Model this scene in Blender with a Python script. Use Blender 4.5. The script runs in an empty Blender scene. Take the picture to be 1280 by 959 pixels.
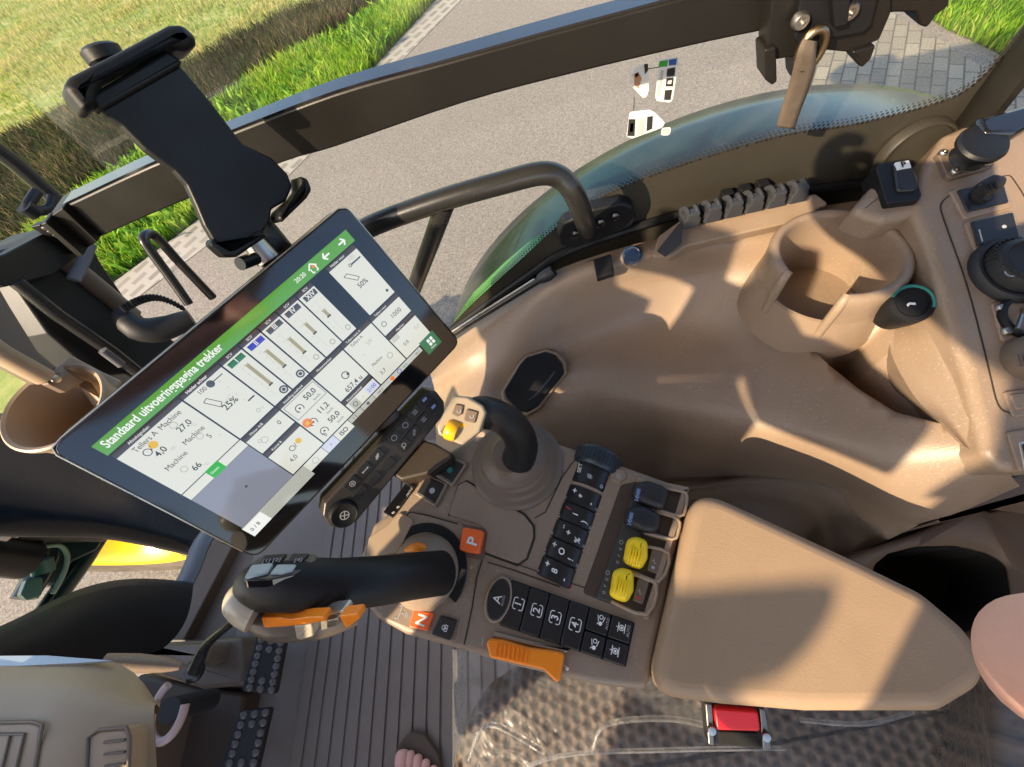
import bpy, bmesh, math, random
from mathutils import Vector as V, Matrix
random.seed(7)
SC = bpy.context.scene
COL = SC.collection
# ------------------------------------------------------------------ camera: the spot the picture was taken from
CAM = V((0, 0, 1.05)); FPX = 530.0
M = Matrix(((-0.98265919, 0.14032184, 0.12120517), (0.0630209, 0.86751417, -0.49340402), (-0.17438257, -0.47720954, -0.86131398)))
def ray(px, py): return M @ V((px - 640.0, py - 479.5, FPX))
def hz(px, py, z): r = ray(px, py); return CAM + r * ((z - CAM.z) / r.z)     # where that sight line meets the level z
def ay(px, py, y): r = ray(px, py); return CAM + r * (y / r.y)               # ... the vertical plane y
def axx(px, py, x): r = ray(px, py); return CAM + r * (x / r.x)
def dp(px, py, t): return CAM + ray(px, py) * (t / FPX)                      # ... t metres deep
class Plane:
    def __init__(s, o, n): s.o = V(o); s.n = V(n).normalized()
    def at(s, px, py, off=0.0):
        r = ray(px, py); o = s.o + s.n * off
        return CAM + r * ((o - CAM).dot(s.n) / r.dot(s.n))
UP = V((0, 0, 1))
# ------------------------------------------------------------------ materials
MATS = {}
def nodes_of(name):
    m = bpy.data.materials.new(name); m.use_nodes = True
    nt = m.node_tree; nt.nodes.clear()
    out = nt.nodes.new('ShaderNodeOutputMaterial'); MATS[name] = m
    return m, nt, out
def mat(name, col, rough=.5, metal=0.0, grain=None, var=0.0, vscale=6.0, coat=0.0, spec=.5, emit=None, estr=0.0, col2=None, wear=0.0, sub=0.0, dust=0.0):
    m, nt, out = nodes_of(name); N = nt.nodes.new; L = nt.links.new
    b = N('ShaderNodeBsdfPrincipled'); L(b.outputs[0], out.inputs[0])
    b.inputs['Base Color'].default_value = (*col, 1); b.inputs['Roughness'].default_value = rough
    b.inputs['Metallic'].default_value = metal; b.inputs['Coat Weight'].default_value = coat
    b.inputs['Coat Roughness'].default_value = .12
    b.inputs['Specular IOR Level'].default_value = spec
    if sub: b.inputs['Subsurface Weight'].default_value = sub; b.inputs['Subsurface Radius'].default_value = (.012, .005, .003); b.inputs['Subsurface Scale'].default_value = 1.0
    if emit: b.inputs['Emission Color'].default_value = (*emit, 1); b.inputs['Emission Strength'].default_value = estr
    geo = N('ShaderNodeNewGeometry')
    if var or col2:
        t = N('ShaderNodeTexNoise'); t.inputs['Scale'].default_value = vscale; t.inputs['Detail'].default_value = 6; t.inputs['Roughness'].default_value = .65
        L(geo.outputs['Position'], t.inputs['Vector'])
        r = N('ShaderNodeValToRGB'); r.color_ramp.elements[0].position = .32; r.color_ramp.elements[1].position = .68
        c2 = col2 or tuple(min(1, c * (1 + var)) for c in col)
        c1 = col if col2 else tuple(c * (1 - var) for c in col)
        r.color_ramp.elements[0].color = (*c1, 1); r.color_ramp.elements[1].color = (*c2, 1)
        L(t.outputs['Fac'], r.inputs[0]); L(r.outputs[0], b.inputs['Base Color'])
    if dust:
        td = N('ShaderNodeTexNoise'); td.inputs['Scale'].default_value = 420; td.inputs['Detail'].default_value = 2; L(geo.outputs['Position'], td.inputs['Vector'])
        te = N('ShaderNodeTexNoise'); te.inputs['Scale'].default_value = 11; te.inputs['Detail'].default_value = 4; L(geo.outputs['Position'], te.inputs['Vector'])
        ad = N('ShaderNodeMath'); ad.operation = 'MULTIPLY_ADD'; ad.inputs[1].default_value = .35; L(te.outputs['Fac'], ad.inputs[0]); L(td.outputs['Fac'], ad.inputs[2])
        rd = N('ShaderNodeMapRange'); rd.inputs['From Min'].default_value = .80; rd.inputs['From Max'].default_value = .92; rd.inputs['To Max'].default_value = dust; L(ad.outputs[0], rd.inputs['Value'])
        md = N('ShaderNodeMix'); md.data_type = 'RGBA'; md.inputs[7].default_value = (.55, .50, .43, 1); md.inputs[6].default_value = (*col, 1); L(rd.outputs[0], md.inputs[0])
        if b.inputs['Base Color'].links: L(b.inputs['Base Color'].links[0].from_socket, md.inputs[6])
        L(md.outputs[2], b.inputs['Base Color'])
    if wear:
        t2 = N('ShaderNodeTexNoise'); t2.inputs['Scale'].default_value = 14; t2.inputs['Detail'].default_value = 8
        L(geo.outputs['Position'], t2.inputs['Vector'])
        mr = N('ShaderNodeMapRange'); mr.inputs['From Min'].default_value = .3; mr.inputs['From Max'].default_value = .7
        mr.inputs['To Min'].default_value = max(.03, rough - wear); mr.inputs['To Max'].default_value = min(1, rough + wear)
        L(t2.outputs['Fac'], mr.inputs['Value']); L(mr.outputs[0], b.inputs['Roughness'])
    if grain:
        t3 = N('ShaderNodeTexNoise'); t3.inputs['Scale'].default_value = grain[0]; t3.inputs['Detail'].default_value = 3
        L(geo.outputs['Position'], t3.inputs['Vector'])
        bp = N('ShaderNodeBump'); bp.inputs['Strength'].default_value = grain[1]; bp.inputs['Distance'].default_value = grain[2] if len(grain) > 2 else .001
        L(t3.outputs['Fac'], bp.inputs['Height']); L(bp.outputs[0], b.inputs['Normal'])
    return m
TAN = mat('tan_plastic', (.272, .196, .138), .40, grain=(700, .4, .0008), var=.10, vscale=7, wear=.09, dust=.3)
TANC = mat('console_plastic', (.265, .198, .145), .40, grain=(1100, .3, .0006), var=.08, vscale=12, wear=.09, dust=.25)
TAND = mat('dark_tan_plastic', (.145, .105, .076), .45, grain=(900, .25, .0006), var=.08, wear=.08)
TANL = mat('pale_tan_plastic', (.34, .25, .17), .45, grain=(900, .2, .0005), var=.05, wear=.08)
LEATH = mat('armrest_leather', (.33, .225, .140), .5, grain=(620, .35, .0007), var=.05, vscale=20, wear=.08)
BLK = mat('black_plastic', (.0085, .0088, .0105), .46, grain=(800, .2, .0005), wear=.1, spec=.32)
BLKG = mat('gloss_black', (.008, .008, .01), .08, wear=.03, spec=1.0)
BLKM = mat('matt_black_paint', (.010, .0088, .0075), .42, grain=(500, .15, .0006), wear=.1, var=.2, vscale=5, spec=.38)
BLKT = mat('black_tube_paint', (.02, .02, .02), .28, grain=(400, .1, .0005), wear=.06)
RUB = mat('black_rubber', (.014, .014, .016), .55, grain=(600, .3, .0008), wear=.08)
KEY = mat('key_black', (.016, .016, .018), .34, grain=(900, .1, .0003), wear=.05)
SEAM = mat('seam_shadow_gap', (.02, .016, .013), .8)
DARK = mat('recess_black', (.006, .006, .006), .9)
ORG = mat('orange_plastic', (.95, .26, .012), .36, grain=(700, .1, .0003))
ORGR = mat('orange_red_key', (.95, .15, .03), .34)
YEL = mat('yellow_plastic', (.97, .68, .012), .36)
WHT = mat('white_print', (.8, .8, .78), .5)
GRYP = mat('grey_print', (.42, .43, .46), .5)
BLUP = mat('blue_print', (.25, .38, .75), .5)
REDP = mat('red_print', (.55, .03, .05), .5)
METAL = mat('worn_steel', (.42, .40, .37), .36, metal=1.0, wear=.1)
CHROME = mat('silver_plastic', (.62, .58, .5), .22, metal=.7, wear=.08)
PALEG = mat('pale_grip_plastic', (.42, .37, .29), .3, wear=.05)
REDB = mat('red_buckle', (.78, .012, .016), .32)
GREENP = mat('green_paint', (.005, .024, .022), .24, coat=.06, var=.1, spec=.45)
GREENL = mat('bright_green_paint', (.045, .19, .04), .22, coat=.3, var=.05)
YPAINT = mat('yellow_paint', (.80, .52, .01), .26, coat=.3, var=.06)
TYRE = mat('dusty_tyre', (.05, .042, .034), .85, grain=(60, .5, .004), col2=(.16, .12, .085), vscale=7)
FLOOR = mat('rib_floor_rubber', (.215, .175, .145), .5, grain=(420, .35, .0008), var=.14, vscale=5, wear=.12)
SKIN = mat('skin', (.84, .47, .40), .45, grain=(800, .55, .0004), sub=.25, var=.06, vscale=60)
SHIRT = mat('shirt_cloth', (.20, .11, .07), .85, grain=(700, .4, .001), var=.1)
TEALP = mat('teal_ring', (.02, .19, .17), .3)
WEB = mat('strap_webbing', (.12, .092, .07), .8, grain=(900, .4, .0006), var=.12, vscale=80)
SMOKE = mat('smoky_clip_plastic', (.04, .042, .048), .2, wear=.06)
STEELB = mat('blue_grey_frame', (.13, .14, .155), .35, wear=.08)
def emis(name, col, s=1.0):
    return mat(name, (.01, .01, .012), .12, emit=col, estr=s, spec=.9, wear=.07)
# ------------------------------------------------------------------ mesh building
def basis(n):
    n = V(n).normalized(); a = V((1, 0, 0)) if abs(n.x) < .8 else V((0, 1, 0))
    u = (a - n * a.dot(n)).normalized(); return u, n.cross(u)
def roundpoly(p, r, seg=4):
    out = []; k = len(p)
    for i in range(k):
        a, b, c = p[i - 1], p[i], p[(i + 1) % k]
        d1, d2 = a - b, c - b; l1, l2 = d1.length, d2.length
        if r <= 0 or l1 < 1e-7 or l2 < 1e-7: out.append(b); continue
        ang = d1.angle(d2)
        if ang > 3.05: out.append(b); continue
        t = min(r / max(.05, math.tan(ang / 2)), .46 * l1, .46 * l2)
        s, e = b + d1 * (t / l1), b + d2 * (t / l2)
        for j in range(seg + 1):
            q = j / seg; out.append(s * (1 - q) ** 2 + b * (2 * q * (1 - q)) + e * q * q)
    return out
def inset(p, d):
    out = []; k = len(p)
    for i in range(k):
        a, b, c = p[i - 1], p[i], p[(i + 1) % k]
        e1, e2 = (b - a), (c - b)
        if e1.length < 1e-9 or e2.length < 1e-9: out.append(b.copy()); continue
        e1.normalize(); e2.normalize()
        n1, n2 = V((-e1.y, e1.x)), V((-e2.y, e2.x))
        q = max(.35, 1 + n1.dot(n2)); out.append(b + (n1 + n2) * (d / q))
    return out
def catmull(pts, sub=6):
    pts = [V(p) for p in pts]; out = []
    for i in range(len(pts) - 1):
        p0 = pts[max(0, i - 1)]; p1, p2 = pts[i], pts[i + 1]; p3 = pts[min(len(pts) - 1, i + 2)]
        for j in range(sub):
            t = j / sub
            out.append(.5 * ((2 * p1) + (p2 - p0) * t + (2 * p0 - 5 * p1 + 4 * p2 - p3) * t * t + (3 * p1 - p0 - 3 * p2 + p3) * t ** 3))
    out.append(pts[-1]); return out
class MB:
    def __init__(s): s.bm = bmesh.new(); s.mats = []; s.mi = 0; s.wn = False
    def use(s, m):
        if m not in s.mats: s.mats.append(m)
        s.mi = s.mats.index(m); return s
    def f(s, vs):
        try:
            fc = s.bm.faces.new(vs); fc.material_index = s.mi; fc.smooth = True; return fc
        except ValueError: return None
    def poly(s, pts): return s.f([s.bm.verts.new(p) for p in pts])
    def slab(s, pts, n, h, r=0.0, bev=0.0, bseg=3, base=0.0, seg=4, bottom=True):
        s.wn = True; n = V(n).normalized(); u, v = basis(n); o = V(pts[0])
        p2 = [V(((V(p) - o).dot(u), (V(p) - o).dot(v))) for p in pts]; hh = sum((V(p) - o).dot(n) for p in pts) / len(pts)
        ar = sum(p2[i - 1].cross(p2[i]) if False else p2[i - 1].x * p2[i].y - p2[i].x * p2[i - 1].y for i in range(len(p2)))
        if ar < 0: p2.reverse()
        if bev > 0: r = max(r, bev * 1.35)
        p2 = roundpoly(p2, r, seg)
        def ring(q, z): return [s.bm.verts.new(o + u * a.x + v * a.y + n * (hh + z)) for a in q]
        rings = [ring(p2, base)]
        bev = min(bev, abs(h - base) * .98)
        if bev > 0:
            rings.append(ring(p2, h - bev))
            for k in range(1, bseg + 1):
                a = k / bseg * math.pi / 2
                rings.append(ring(inset(p2, bev * (1 - math.cos(a))), h - bev + bev * math.sin(a)))
        else: rings.append(ring(p2, h))
        for A, B in zip(rings, rings[1:]):
            for i in range(len(A)): s.f([A[i], A[(i + 1) % len(A)], B[(i + 1) % len(A)], B[i]])
        s.f(rings[-1])
        if bottom: s.f(list(reversed(rings[0])))
        return s
    def box(s, c, dx, dy, dz, bev=0.0, ux=V((1, 0, 0)), uy=V((0, 1, 0))):
        c = V(c); ux = V(ux).normalized(); uy = V(uy).normalized(); uz = ux.cross(uy)
        p = [c - ux * dx / 2 - uy * dy / 2 - uz * dz / 2, c + ux * dx / 2 - uy * dy / 2 - uz * dz / 2, c + ux * dx / 2 + uy * dy / 2 - uz * dz / 2, c - ux * dx / 2 + uy * dy / 2 - uz * dz / 2]
        return s.slab(p, uz, dz, r=bev, bev=bev, bseg=2)
    def tube(s, pts, r, seg=12, sub=0, cap=True, flat=None, closed=False):
        if sub:
            if isinstance(r, (list, tuple)):
                q = [x if isinstance(x, (tuple, list)) else (x, x) for x in r]; rr = []
                for i in range(len(q) - 1): rr += [(q[i][0] + (q[i + 1][0] - q[i][0]) * j / sub, q[i][1] + (q[i + 1][1] - q[i][1]) * j / sub) for j in range(sub)]
                r = rr + [q[-1]]
            pts = catmull(pts, sub)
        pts = [V(p) for p in pts]; k = len(pts); rings = []; prev = None
        for i, p in enumerate(pts):
            t = (pts[min(k - 1, i + 1)] - pts[max(0, i - 1)])
            if closed: t = pts[(i + 1) % k] - pts[i - 1]
            t.normalize()
            if prev is None: u, v = basis(t)
            else:
                u = prev - t * prev.dot(t)
                u = u.normalized() if u.length > 1e-6 else basis(t)[0]; v = t.cross(u)
            if flat is not None:
                v = V(flat) - t * V(flat).dot(t); v.normalize(); u = v.cross(t)
            prev = u; rad = r[i] if isinstance(r, (list, tuple)) else r
            ra, rb = rad if isinstance(rad, (list, tuple)) else (rad, rad)
            rings.append([s.bm.verts.new(p + u * (ra * math.cos(a)) + v * (rb * math.sin(a))) for a in [2 * math.pi * j / seg for j in range(seg)]])
        pr = list(zip(rings, rings[1:])) + ([(rings[-1], rings[0])] if closed else [])
        for A, B in pr:
            for j in range(seg): s.f([A[j], A[(j + 1) % seg], B[(j + 1) % seg], B[j]])
        if cap and not closed: s.f(list(reversed(rings[0]))); s.f(rings[-1])
        return s
    def lathe(s, o, axis, prof, seg=40, a0=0.0, a1=2 * math.pi, ref=None, sx=1.0):
        o = V(o); n = V(axis).normalized()
        if ref is not None: u = V(ref) - n * V(ref).dot(n); u.normalize(); v = n.cross(u)
        else: u, v = basis(n)
        full = abs(a1 - a0 - 2 * math.pi) < 1e-6; cnt = seg if full else seg + 1
        rings = []
        for r, h in prof:
            rings.append([s.bm.verts.new(o + n * h + u * (sx * r * math.cos(a)) + v * (r * math.sin(a))) for a in [a0 + (a1 - a0) * j / seg for j in range(cnt)]] if r > 1e-6 else [s.bm.verts.new(o + n * h)])
        for A, B in zip(rings, rings[1:]):
            for j in range(seg):
                a, b = j, (j + 1) % cnt
                if len(A) == 1 and len(B) == 1: continue
                if len(A) == 1: s.f([A[0], B[b], B[a]])
                elif len(B) == 1: s.f([A[a], A[b], B[0]])
                else: s.f([A[a], A[b], B[b], B[a]])
        return s
    def grid(s, rows):
        vs = [[s.bm.verts.new(p) for p in r] for r in rows]
        for A, B in zip(vs, vs[1:]):
            for i in range(len(A) - 1): s.f([A[i], A[i + 1], B[i + 1], B[i]])
        return vs
def obj(name, mb, m=None, parent=None, ang=40, loc=None):
    """link a builder's shape as one mesh object; a part takes its root's origin"""
    root = parent
    while root is not None and root.parent is not None: root = root.parent
    if root is not None: o0 = V(root.get('_o', (0, 0, 0)))
    else:
        if loc is None:
            cs = [v.co for v in mb.bm.verts]
            loc = V((sum(c.x for c in cs) / len(cs), sum(c.y for c in cs) / len(cs), min(c.z for c in cs)))
        o0 = V(loc)
    bmesh.ops.recalc_face_normals(mb.bm, faces=mb.bm.faces[:])
    for v in mb.bm.verts: v.co -= o0
    me = bpy.data.meshes.new(name); mb.bm.to_mesh(me); mb.bm.free()
    ms = mb.mats if mb.mats else [m]
    for q in ms: me.materials.append(q)
    if ang: me.set_sharp_from_angle(angle=math.radians(ang))
    o = bpy.data.objects.new(name, me); COL.objects.link(o)
    if root is None: o.location = o0; o['_o'] = tuple(o0)
    else: o.parent = parent
    if mb.wn: q = o.modifiers.new('normals', 'WEIGHTED_NORMAL'); q.keep_sharp = True; q.weight = 50
    return o
def tag(o, label, cat, group=None):
    o['label'] = label; o['category'] = cat
    if group: o['group'] = group
    return o
def thing(name, label, cat, loc, group=None):
    o = bpy.data.objects.new(name, None); COL.objects.link(o); o.location = loc; o['_o'] = tuple(loc); o.empty_display_size = .02
    return tag(o, label, cat, group)
def struct(o, kind='structure'): o['kind'] = kind; return o
def bake(o):
    dg = bpy.context.evaluated_depsgraph_get(); dg.update()
    me = bpy.data.meshes.new_from_object(o.evaluated_get(dg)); o.modifiers.clear(); o.data = me
    return o
# ------------------------------------------------------------------ lettering: queued, then meshed per part
TEXTS = []
def text(s, p, right, up, size, m, parent, name='lettering', align='CENTER', bold=0.0, sx=1.0):
    TEXTS.append((s, V(p), V(right).normalized(), V(up).normalized(), size, m, parent, name, align, bold, sx))
def flush_texts():
    tmp = []
    for (s, p, r, u, size, m, parent, name, al, bold, sx) in TEXTS:
        c = bpy.data.curves.new('lettering_curve', 'FONT'); c.body = s; c.size = size; c.align_x = al; c.align_y = 'CENTER'; c.offset = bold * size; c.resolution_u = 3
        o = bpy.data.objects.new('lettering_curve', c); COL.objects.link(o); tmp.append(o)
    bpy.context.view_layer.update(); dg = bpy.context.evaluated_depsgraph_get()
    acc = {}
    for o, (s, p, r, u, size, m, parent, name, al, bold, sx) in zip(tmp, TEXTS):
        me = o.evaluated_get(dg).to_mesh()
        mb = acc.setdefault((parent.name, name), (MB(), parent))[0].use(m)
        vs = [mb.bm.verts.new(p + r * (v.co.x * sx) + u * v.co.y) for v in me.vertices]
        for pl in me.polygons: mb.f([vs[i] for i in pl.vertices])
        o.evaluated_get(dg).to_mesh_clear()
    for o in tmp:
        c = o.data; bpy.data.objects.remove(o); bpy.data.curves.remove(c)
    for (pn, name), (mb, parent) in acc.items(): obj(name, mb, None, parent, ang=0)
EV = 1.3
# ================================================================== touchscreen monitor
SN = V((0.63086, -0.59331, -0.5)); SH = V((-0.68510, -0.72845, 0)); SV = SN.cross(SH) * 1.0
if SV.z > 0: SV = -SV
SP = Plane(CAM + SN * 0.46237, -SN)                    # the glass, facing the driver
S0 = SP.at(115, 557); SW, SHT = .28, .28 / 1.7778
def su(u, v, off=0.0): return S0 + SH * (u * SW) + SV * (v * SHT) - SN * off
def suq(u0, v0, u1, v1): return [su(u0, v0), su(u1, v0), su(u1, v1), su(u0, v1)]
mon = thing('display_monitor', 'large tilted touchscreen monitor with black bezel showing a page of tractor readouts', 'monitor', su(.5, 1.15, -.03))
b = MB().use(BLK); b.slab(suq(-.066, -.118, 1.062, 1.108), -SN, .001, r=.012, bev=.0008, base=-.026)
obj('housing', b, None, mon)
b = MB().use(BLKG); b.slab(suq(-.0605, -.110, 1.0565, 1.099), -SN, .0028, r=.011, bev=.0014, base=.0008)
obj('bezel', b, None, mon)
b = MB().use(CHROME); q = [su(-.063, 1.0), su(-.063, -.07), su(-.052, -.106), su(-.02, -.1145), su(.9, -.1145), su(1.03, -.1145), su(1.055, -.09), su(1.0595, -.06), su(1.0595, .9)]
b.tube([p - SN * .0012 for p in q], .0007, seg=6); obj('edge_trim', b, None, mon)
E_ = 2 ** -EV
UI = dict(pale=emis('screen_pale', (.72, .72, .64), E_), green=emis('screen_green', (.10, .34, .035), E_), dark=emis('screen_dark', (.05, .035, .032), E_),
          grey=emis('screen_grey', (.24, .25, .31), E_), lime=emis('screen_lime', (.01, .42, .012), E_), dgreen=emis('screen_dark_green', (.02, .17, .07), E_), blue=emis('screen_blue', (.03, .045, .42), E_),
          white=emis('screen_white', (.9, .9, .86), E_), black=emis('screen_ink', (.035, .035, .035), E_), olive=emis('screen_olive', (.36, .32, .17), E_), orange=emis('screen_orange', (.85, .22, .04), E_),
          yellow=emis('screen_yellow', (.75, .45, .02), E_), mid=emis('screen_mid', (.45, .46, .40), E_), faint=emis('screen_faint', (.55, .56, .5), E_), lav=emis('screen_lavender', (.62, .64, .78), E_), slate=emis('screen_slate', (.07, .07, .08), E_))
d = MB(); OFF0 = .0030
def dq(u0, v0, u1, v1, m, lay=1):
    d.use(UI[m]); d.slab(suq(u0, v0, u1, v1), -SN, OFF0 + .00022 * lay, base=OFF0 + .00022 * (lay - 1) - .0002)
dq(.004, .075, .990, .985, 'slate', 1) if False else None
dq(0, 0, 1, .082, 'green', 1)
def panel(u0, v0, u1, v1, head=.034, m='pale'):
    dq(u0, v0 + head, u1 - .0035, v1 - .006, m, 1)
    if head: dq(u0, v0, u1 - .0035, v0 + head - .002, 'dark', 1)
PA = [(.004, .088, .239, .49), (.241, .088, .389, .49), (.391, .088, .470, .49), (.472, .088, .549, .49), (.551, .088, .629, .49), (.631, .088, .711, .49), (.713, .088, .784, .49), (.852, .088, .988, .49)]
for p in PA: panel(*p)
dq(.004, .49, .237, .545, 'pale'); dq(.004, .547, .237, .885, 'grey')
dq(.096, .482, .145, .548, 'lime', 3)
for p in [(.241, .492, .391, .648), (.241, .652, .391, .885), (.393, .492, .543, .885), (.545, .492, .692, .768), (.545, .772, .692, .885), (.694, .492, .838, .885), (.840, .492, .988, .662), (.840, .666, .988, .885)]: panel(*p)
dq(.0, .888, .285, .985, 'mid'); dq(.285, .888, .372, .955, 'pale'); dq(.374, .888, .432, .955, 'lav'); dq(.434, .888, .508, .955, 'pale'); dq(.510, .888, .575, .925, 'mid'); dq(.577, .888, .64, .925, 'mid')
dq(.642, .888, .91, .925, 'faint'); dq(.918, .868, .996, .985, 'dgreen', 2)
dq(.0, .895, .078, .985, 'white', 2)
for (u0, m, n) in [(.391, 'dgreen', 'I'), (.472, 'blue', 'II'), (.551, 'slate', 'III'), (.631, 'slate', 'IV'), (.713, 'slate', 'XIV')]:
    dq(u0 + .010, .132, u0 + (.068 if n != 'XIV' else .062), .166, m, 2)
    text(n, su(u0 + (.039 if n != 'XIV' else .036), .149, OFF0 + .0007), SH, -SV, .0062, UI['white'], d if False else mon, 'display_lettering', bold=.012)
    text('SCV', su(u0 + .037, .105, OFF0 + .0005), SH, -SV, .0034, UI['white'], mon, 'display_lettering')
    dq(u0 + .030, .185, u0 + .031, .44, 'faint', 2)
for (u, v0, v1) in [(.44, .20, .375), (.514, .215, .352), (.593, .25, .372), (.667, .25, .33), (.744, .262, .312)]:
    dq(u - .006, v0, u + .006, v1, 'olive', 2); dq(u - .009, v1 - .006, u + .007, v1 + .004, 'slate', 3); dq(u - .009, v0 - .004, u + .007, v0 + .004, 'mid', 3)
    for k in range(5): dq(u - .022, .20 + k * .045, u - .014, .203 + k * .045, 'faint', 2)
def uring(u, v, r, m='black', w=.0007, a0=0, a1=360, lay=3):
    d.use(UI[m]); c = su(u, v, OFF0 + .00022 * lay); k = 20
    pts = [(math.radians(a0 + (a1 - a0) * i / k)) for i in range(k + 1)]
    for a, e in zip(pts, pts[1:]):
        d.poly([c + (SH * math.cos(x) + SV * math.sin(x)) * rr for x, rr in ((a, r), (e, r), (e, r - w), (a, r - w))])
def udisc(u, v, r, m, lay=3):
    d.use(UI[m]); c = su(u, v, OFF0 + .00022 * lay); d.poly([c + (SH * math.cos(2 * math.pi * i / 14) + SV * math.sin(2 * math.pi * i / 14)) * r for i in range(14)])
def uline(u0, v0, u1, v1, w=.0006, m='black', lay=3):
    a, e = su(u0, v0, OFF0 + .00022 * lay), su(u1, v1, OFF0 + .00022 * lay); t = (e - a).normalized().cross(SN) * (w / 2)
    d.use(UI[m]); d.poly([a - t, e - t, e + t, a + t])
for (u, v) in [(.452, .448), (.528, .448)]: udisc(u, v, .0042, 'slate'); uring(u, v, .0026, 'pale', .0008, lay=4)
for (u, v) in [(.607, .44), (.686, .44), (.762, .44)]: uring(u, v, .003, 'mid', .0012)
def ut(s, u, v, size, m='black', al='LEFT', bold=0.0, sx=1.0): text(s, su(u, v, OFF0 + .0011), SH, -SV, size, UI[m], mon, 'display_lettering', al, bold, sx)
ut('Standaard uitvoeringspagina trekker', .018, .036, .0102, 'white', bold=.018, sx=.79)
ut('20:20', .745, .039, .0056, 'white', bold=.01)
# home and arrows of the green bar
d.use(UI['white'])
for (u, s) in [(.885, -1), (.957, 1)]:
    uline(u - .014, .04, u + .014, .04, .0016, 'white'); uline(u + s * .014, .04, u + s * .003, .018, .0016, 'white'); uline(u + s * .014, .04, u + s * .003, .062, .0016, 'white')
uline(.805, .042, .822, .014, .0014, 'white'); uline(.822, .014, .839, .042, .0014, 'white'); uline(.811, .04, .811, .068, .0012, 'white'); uline(.833, .04, .833, .068, .0012, 'white'); uline(.811, .067, .818, .067, .0012, 'white'); uline(.826, .067, .833, .067, .0012, 'white'); udisc(.826, .038, .0015, 'orange')
ut('Afstelsignalen', .055, .104, .0036, 'white'); ut('Helder achter', .262, .104, .0038, 'white', bold=.01)
ut('Tellers A', .045, .150, .0066, sx=.9); ut('Machine', .135, .150, .0066, sx=.95); ut('Machine', .135, .292, .0066, sx=.95); ut('Machine', .045, .330, .0066, sx=.95)
ut('27,0', .158, .222, .0074, bold=.01); ut('4,0', .066, .240, .0078, bold=.012); ut('5', .190, .352, .0068); ut('66', .085, .428, .0078, bold=.012); ut('s', .215, .385, .004, 'mid'); ut('\u00b0C', .190, .252, .004, 'mid'); ut('l/h', .103, .270, .004, 'mid'); ut('\u00b0C', .112, .455, .004, 'mid')
udisc(.088, .188, .0036, 'yellow'); uring(.062, .198, .0034); uline(.074, .205, .080, .178); uring(.165, .182, .0032, 'mid'); uring(.180, .318, .003, 'mid'); uring(.073, .392, .003, 'mid')
ut('100', .280, .148, .0056); udisc(.326, .150, .0034, 'slate'); uline(.326, .150, .372, .150, .0009, 'slate'); ut('25%', .288, .298, .0085, bold=.012)
uline(.268, .200, .283, .192); uline(.283, .192, .302, .262); uline(.302, .262, .288, .278); uline(.288, .278, .268, .200); uline(.30, .28, .335, .258, .0004, 'mid'); dq(.352, .352, .378, .361, 'slate', 2); uring(.348, .435, .002, 'mid'); ut('0', .36, .44, .004, 'mid')
for k in range(4): uline(.345, .17 + k * .055, .352, .17 + k * .055, .0005, 'mid')
ut('100', .930, .142, .0056, 'mid'); uline(.93, .172, .975, .172, .0016, 'slate'); uring(.925, .172, .0018); ut('50%', .893, .302, .0072, 'slate', bold=.01)
uline(.878, .2, .895, .196); uline(.895, .196, .922, .258); uline(.922, .258, .908, .268); uline(.908, .268, .878, .2); udisc(.966, .44, .0016, 'slate'); ut('Helder voor', .868, .104, .0036, 'white')
ut('Gazen', .102, .514, .0034, 'white'); udisc(.125, .716, .0013, 'slate')
ut('Motor A/B', .268, .508, .0034, 'white'); ut('0', .350, .575, .0068); uring(.282, .590, .0034, 'mid'); uring(.27, .575, .002, 'mid'); ut('Kantel B', .268, .668, .0034, 'white'); ut('4,0', .272, .805, .0068); uring(.312, .752, .003); udisc(.345, .745, .003, 'yellow'); uline(.324, .765, .331, .735)
ut('Instelling snelheid', .415, .508, .0034, 'white')
uline(.400, .535, .535, .535, .0005, 'slate'); uline(.400, .65, .535, .65, .0005, 'slate'); uline(.400, .535, .400, .65, .0005, 'slate'); uline(.535, .535, .535, .65, .0005, 'slate')
for (u, v, s, un) in [(.470, .580, '50,0', 'km/h'), (.462, .705, '11,2', 'km/h'), (.462, .800, '50,0', 'km/h')]:
    ut(s, u, v, .0080, bold=.015); ut(un, u + .018, v + .045, .0042, 'slate')
    uring(u - .035, v + .022, .0044, 'slate', .0009, 130, 410); udisc(u - .035, v + .022, .0011, 'slate'); uline(u - .052, v + .03, u - .045, v + .03)
udisc(.412, .705, .0050, 'orange'); udisc(.412, .705, .0022, 'yellow', 4); ut('0', .413, .845, .0062)
ut('Motorstanden', .57, .508, .0034, 'white'); ut('657,4 u', .585, .735, .0080, sx=.95, bold=.008); uring(.628, .655, .0042, 'slate', .001); udisc(.638, .66, .0016, 'slate')
ut('Motortoerental', .560, .789, .0034, 'white'); dq(.635, .812, .688, .876, 'lav', 2); ut('2100', .640, .845, .0056, 'blue'); dq(.556, .812, .592, .876, 'mid', 2); uring(.574, .845, .0028); ut('+', .608, .845, .005, 'mid')
ut('Tellers tank A', .715, .508, .0034, 'white'); ut('Tellers A', .718, .545, .0048, sx=.9); ut('S/K', .765, .605, .0058, 'mid'); ut('--', .722, .640, .0052, 'mid'); ut('Machine', .722, .74, .0048, sx=.9); ut('3,7', .722, .822, .0062, 'slate'); uring(.8, .775, .0036, 'mid', .001)
ut('Tellers voor', .862, .508, .0034, 'white'); ut('1000', .905, .592, .0074, 'slate'); uring(.868, .59, .003, 'slate'); ut('Machine', .885, .683, .0034, 'white'); ut('0,0', .945, .765, .0058, 'mid'); ut('0.0', .868, .795, .0058, 'slate'); dq(.845, .70, .88, .735, 'faint', 2)
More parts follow.
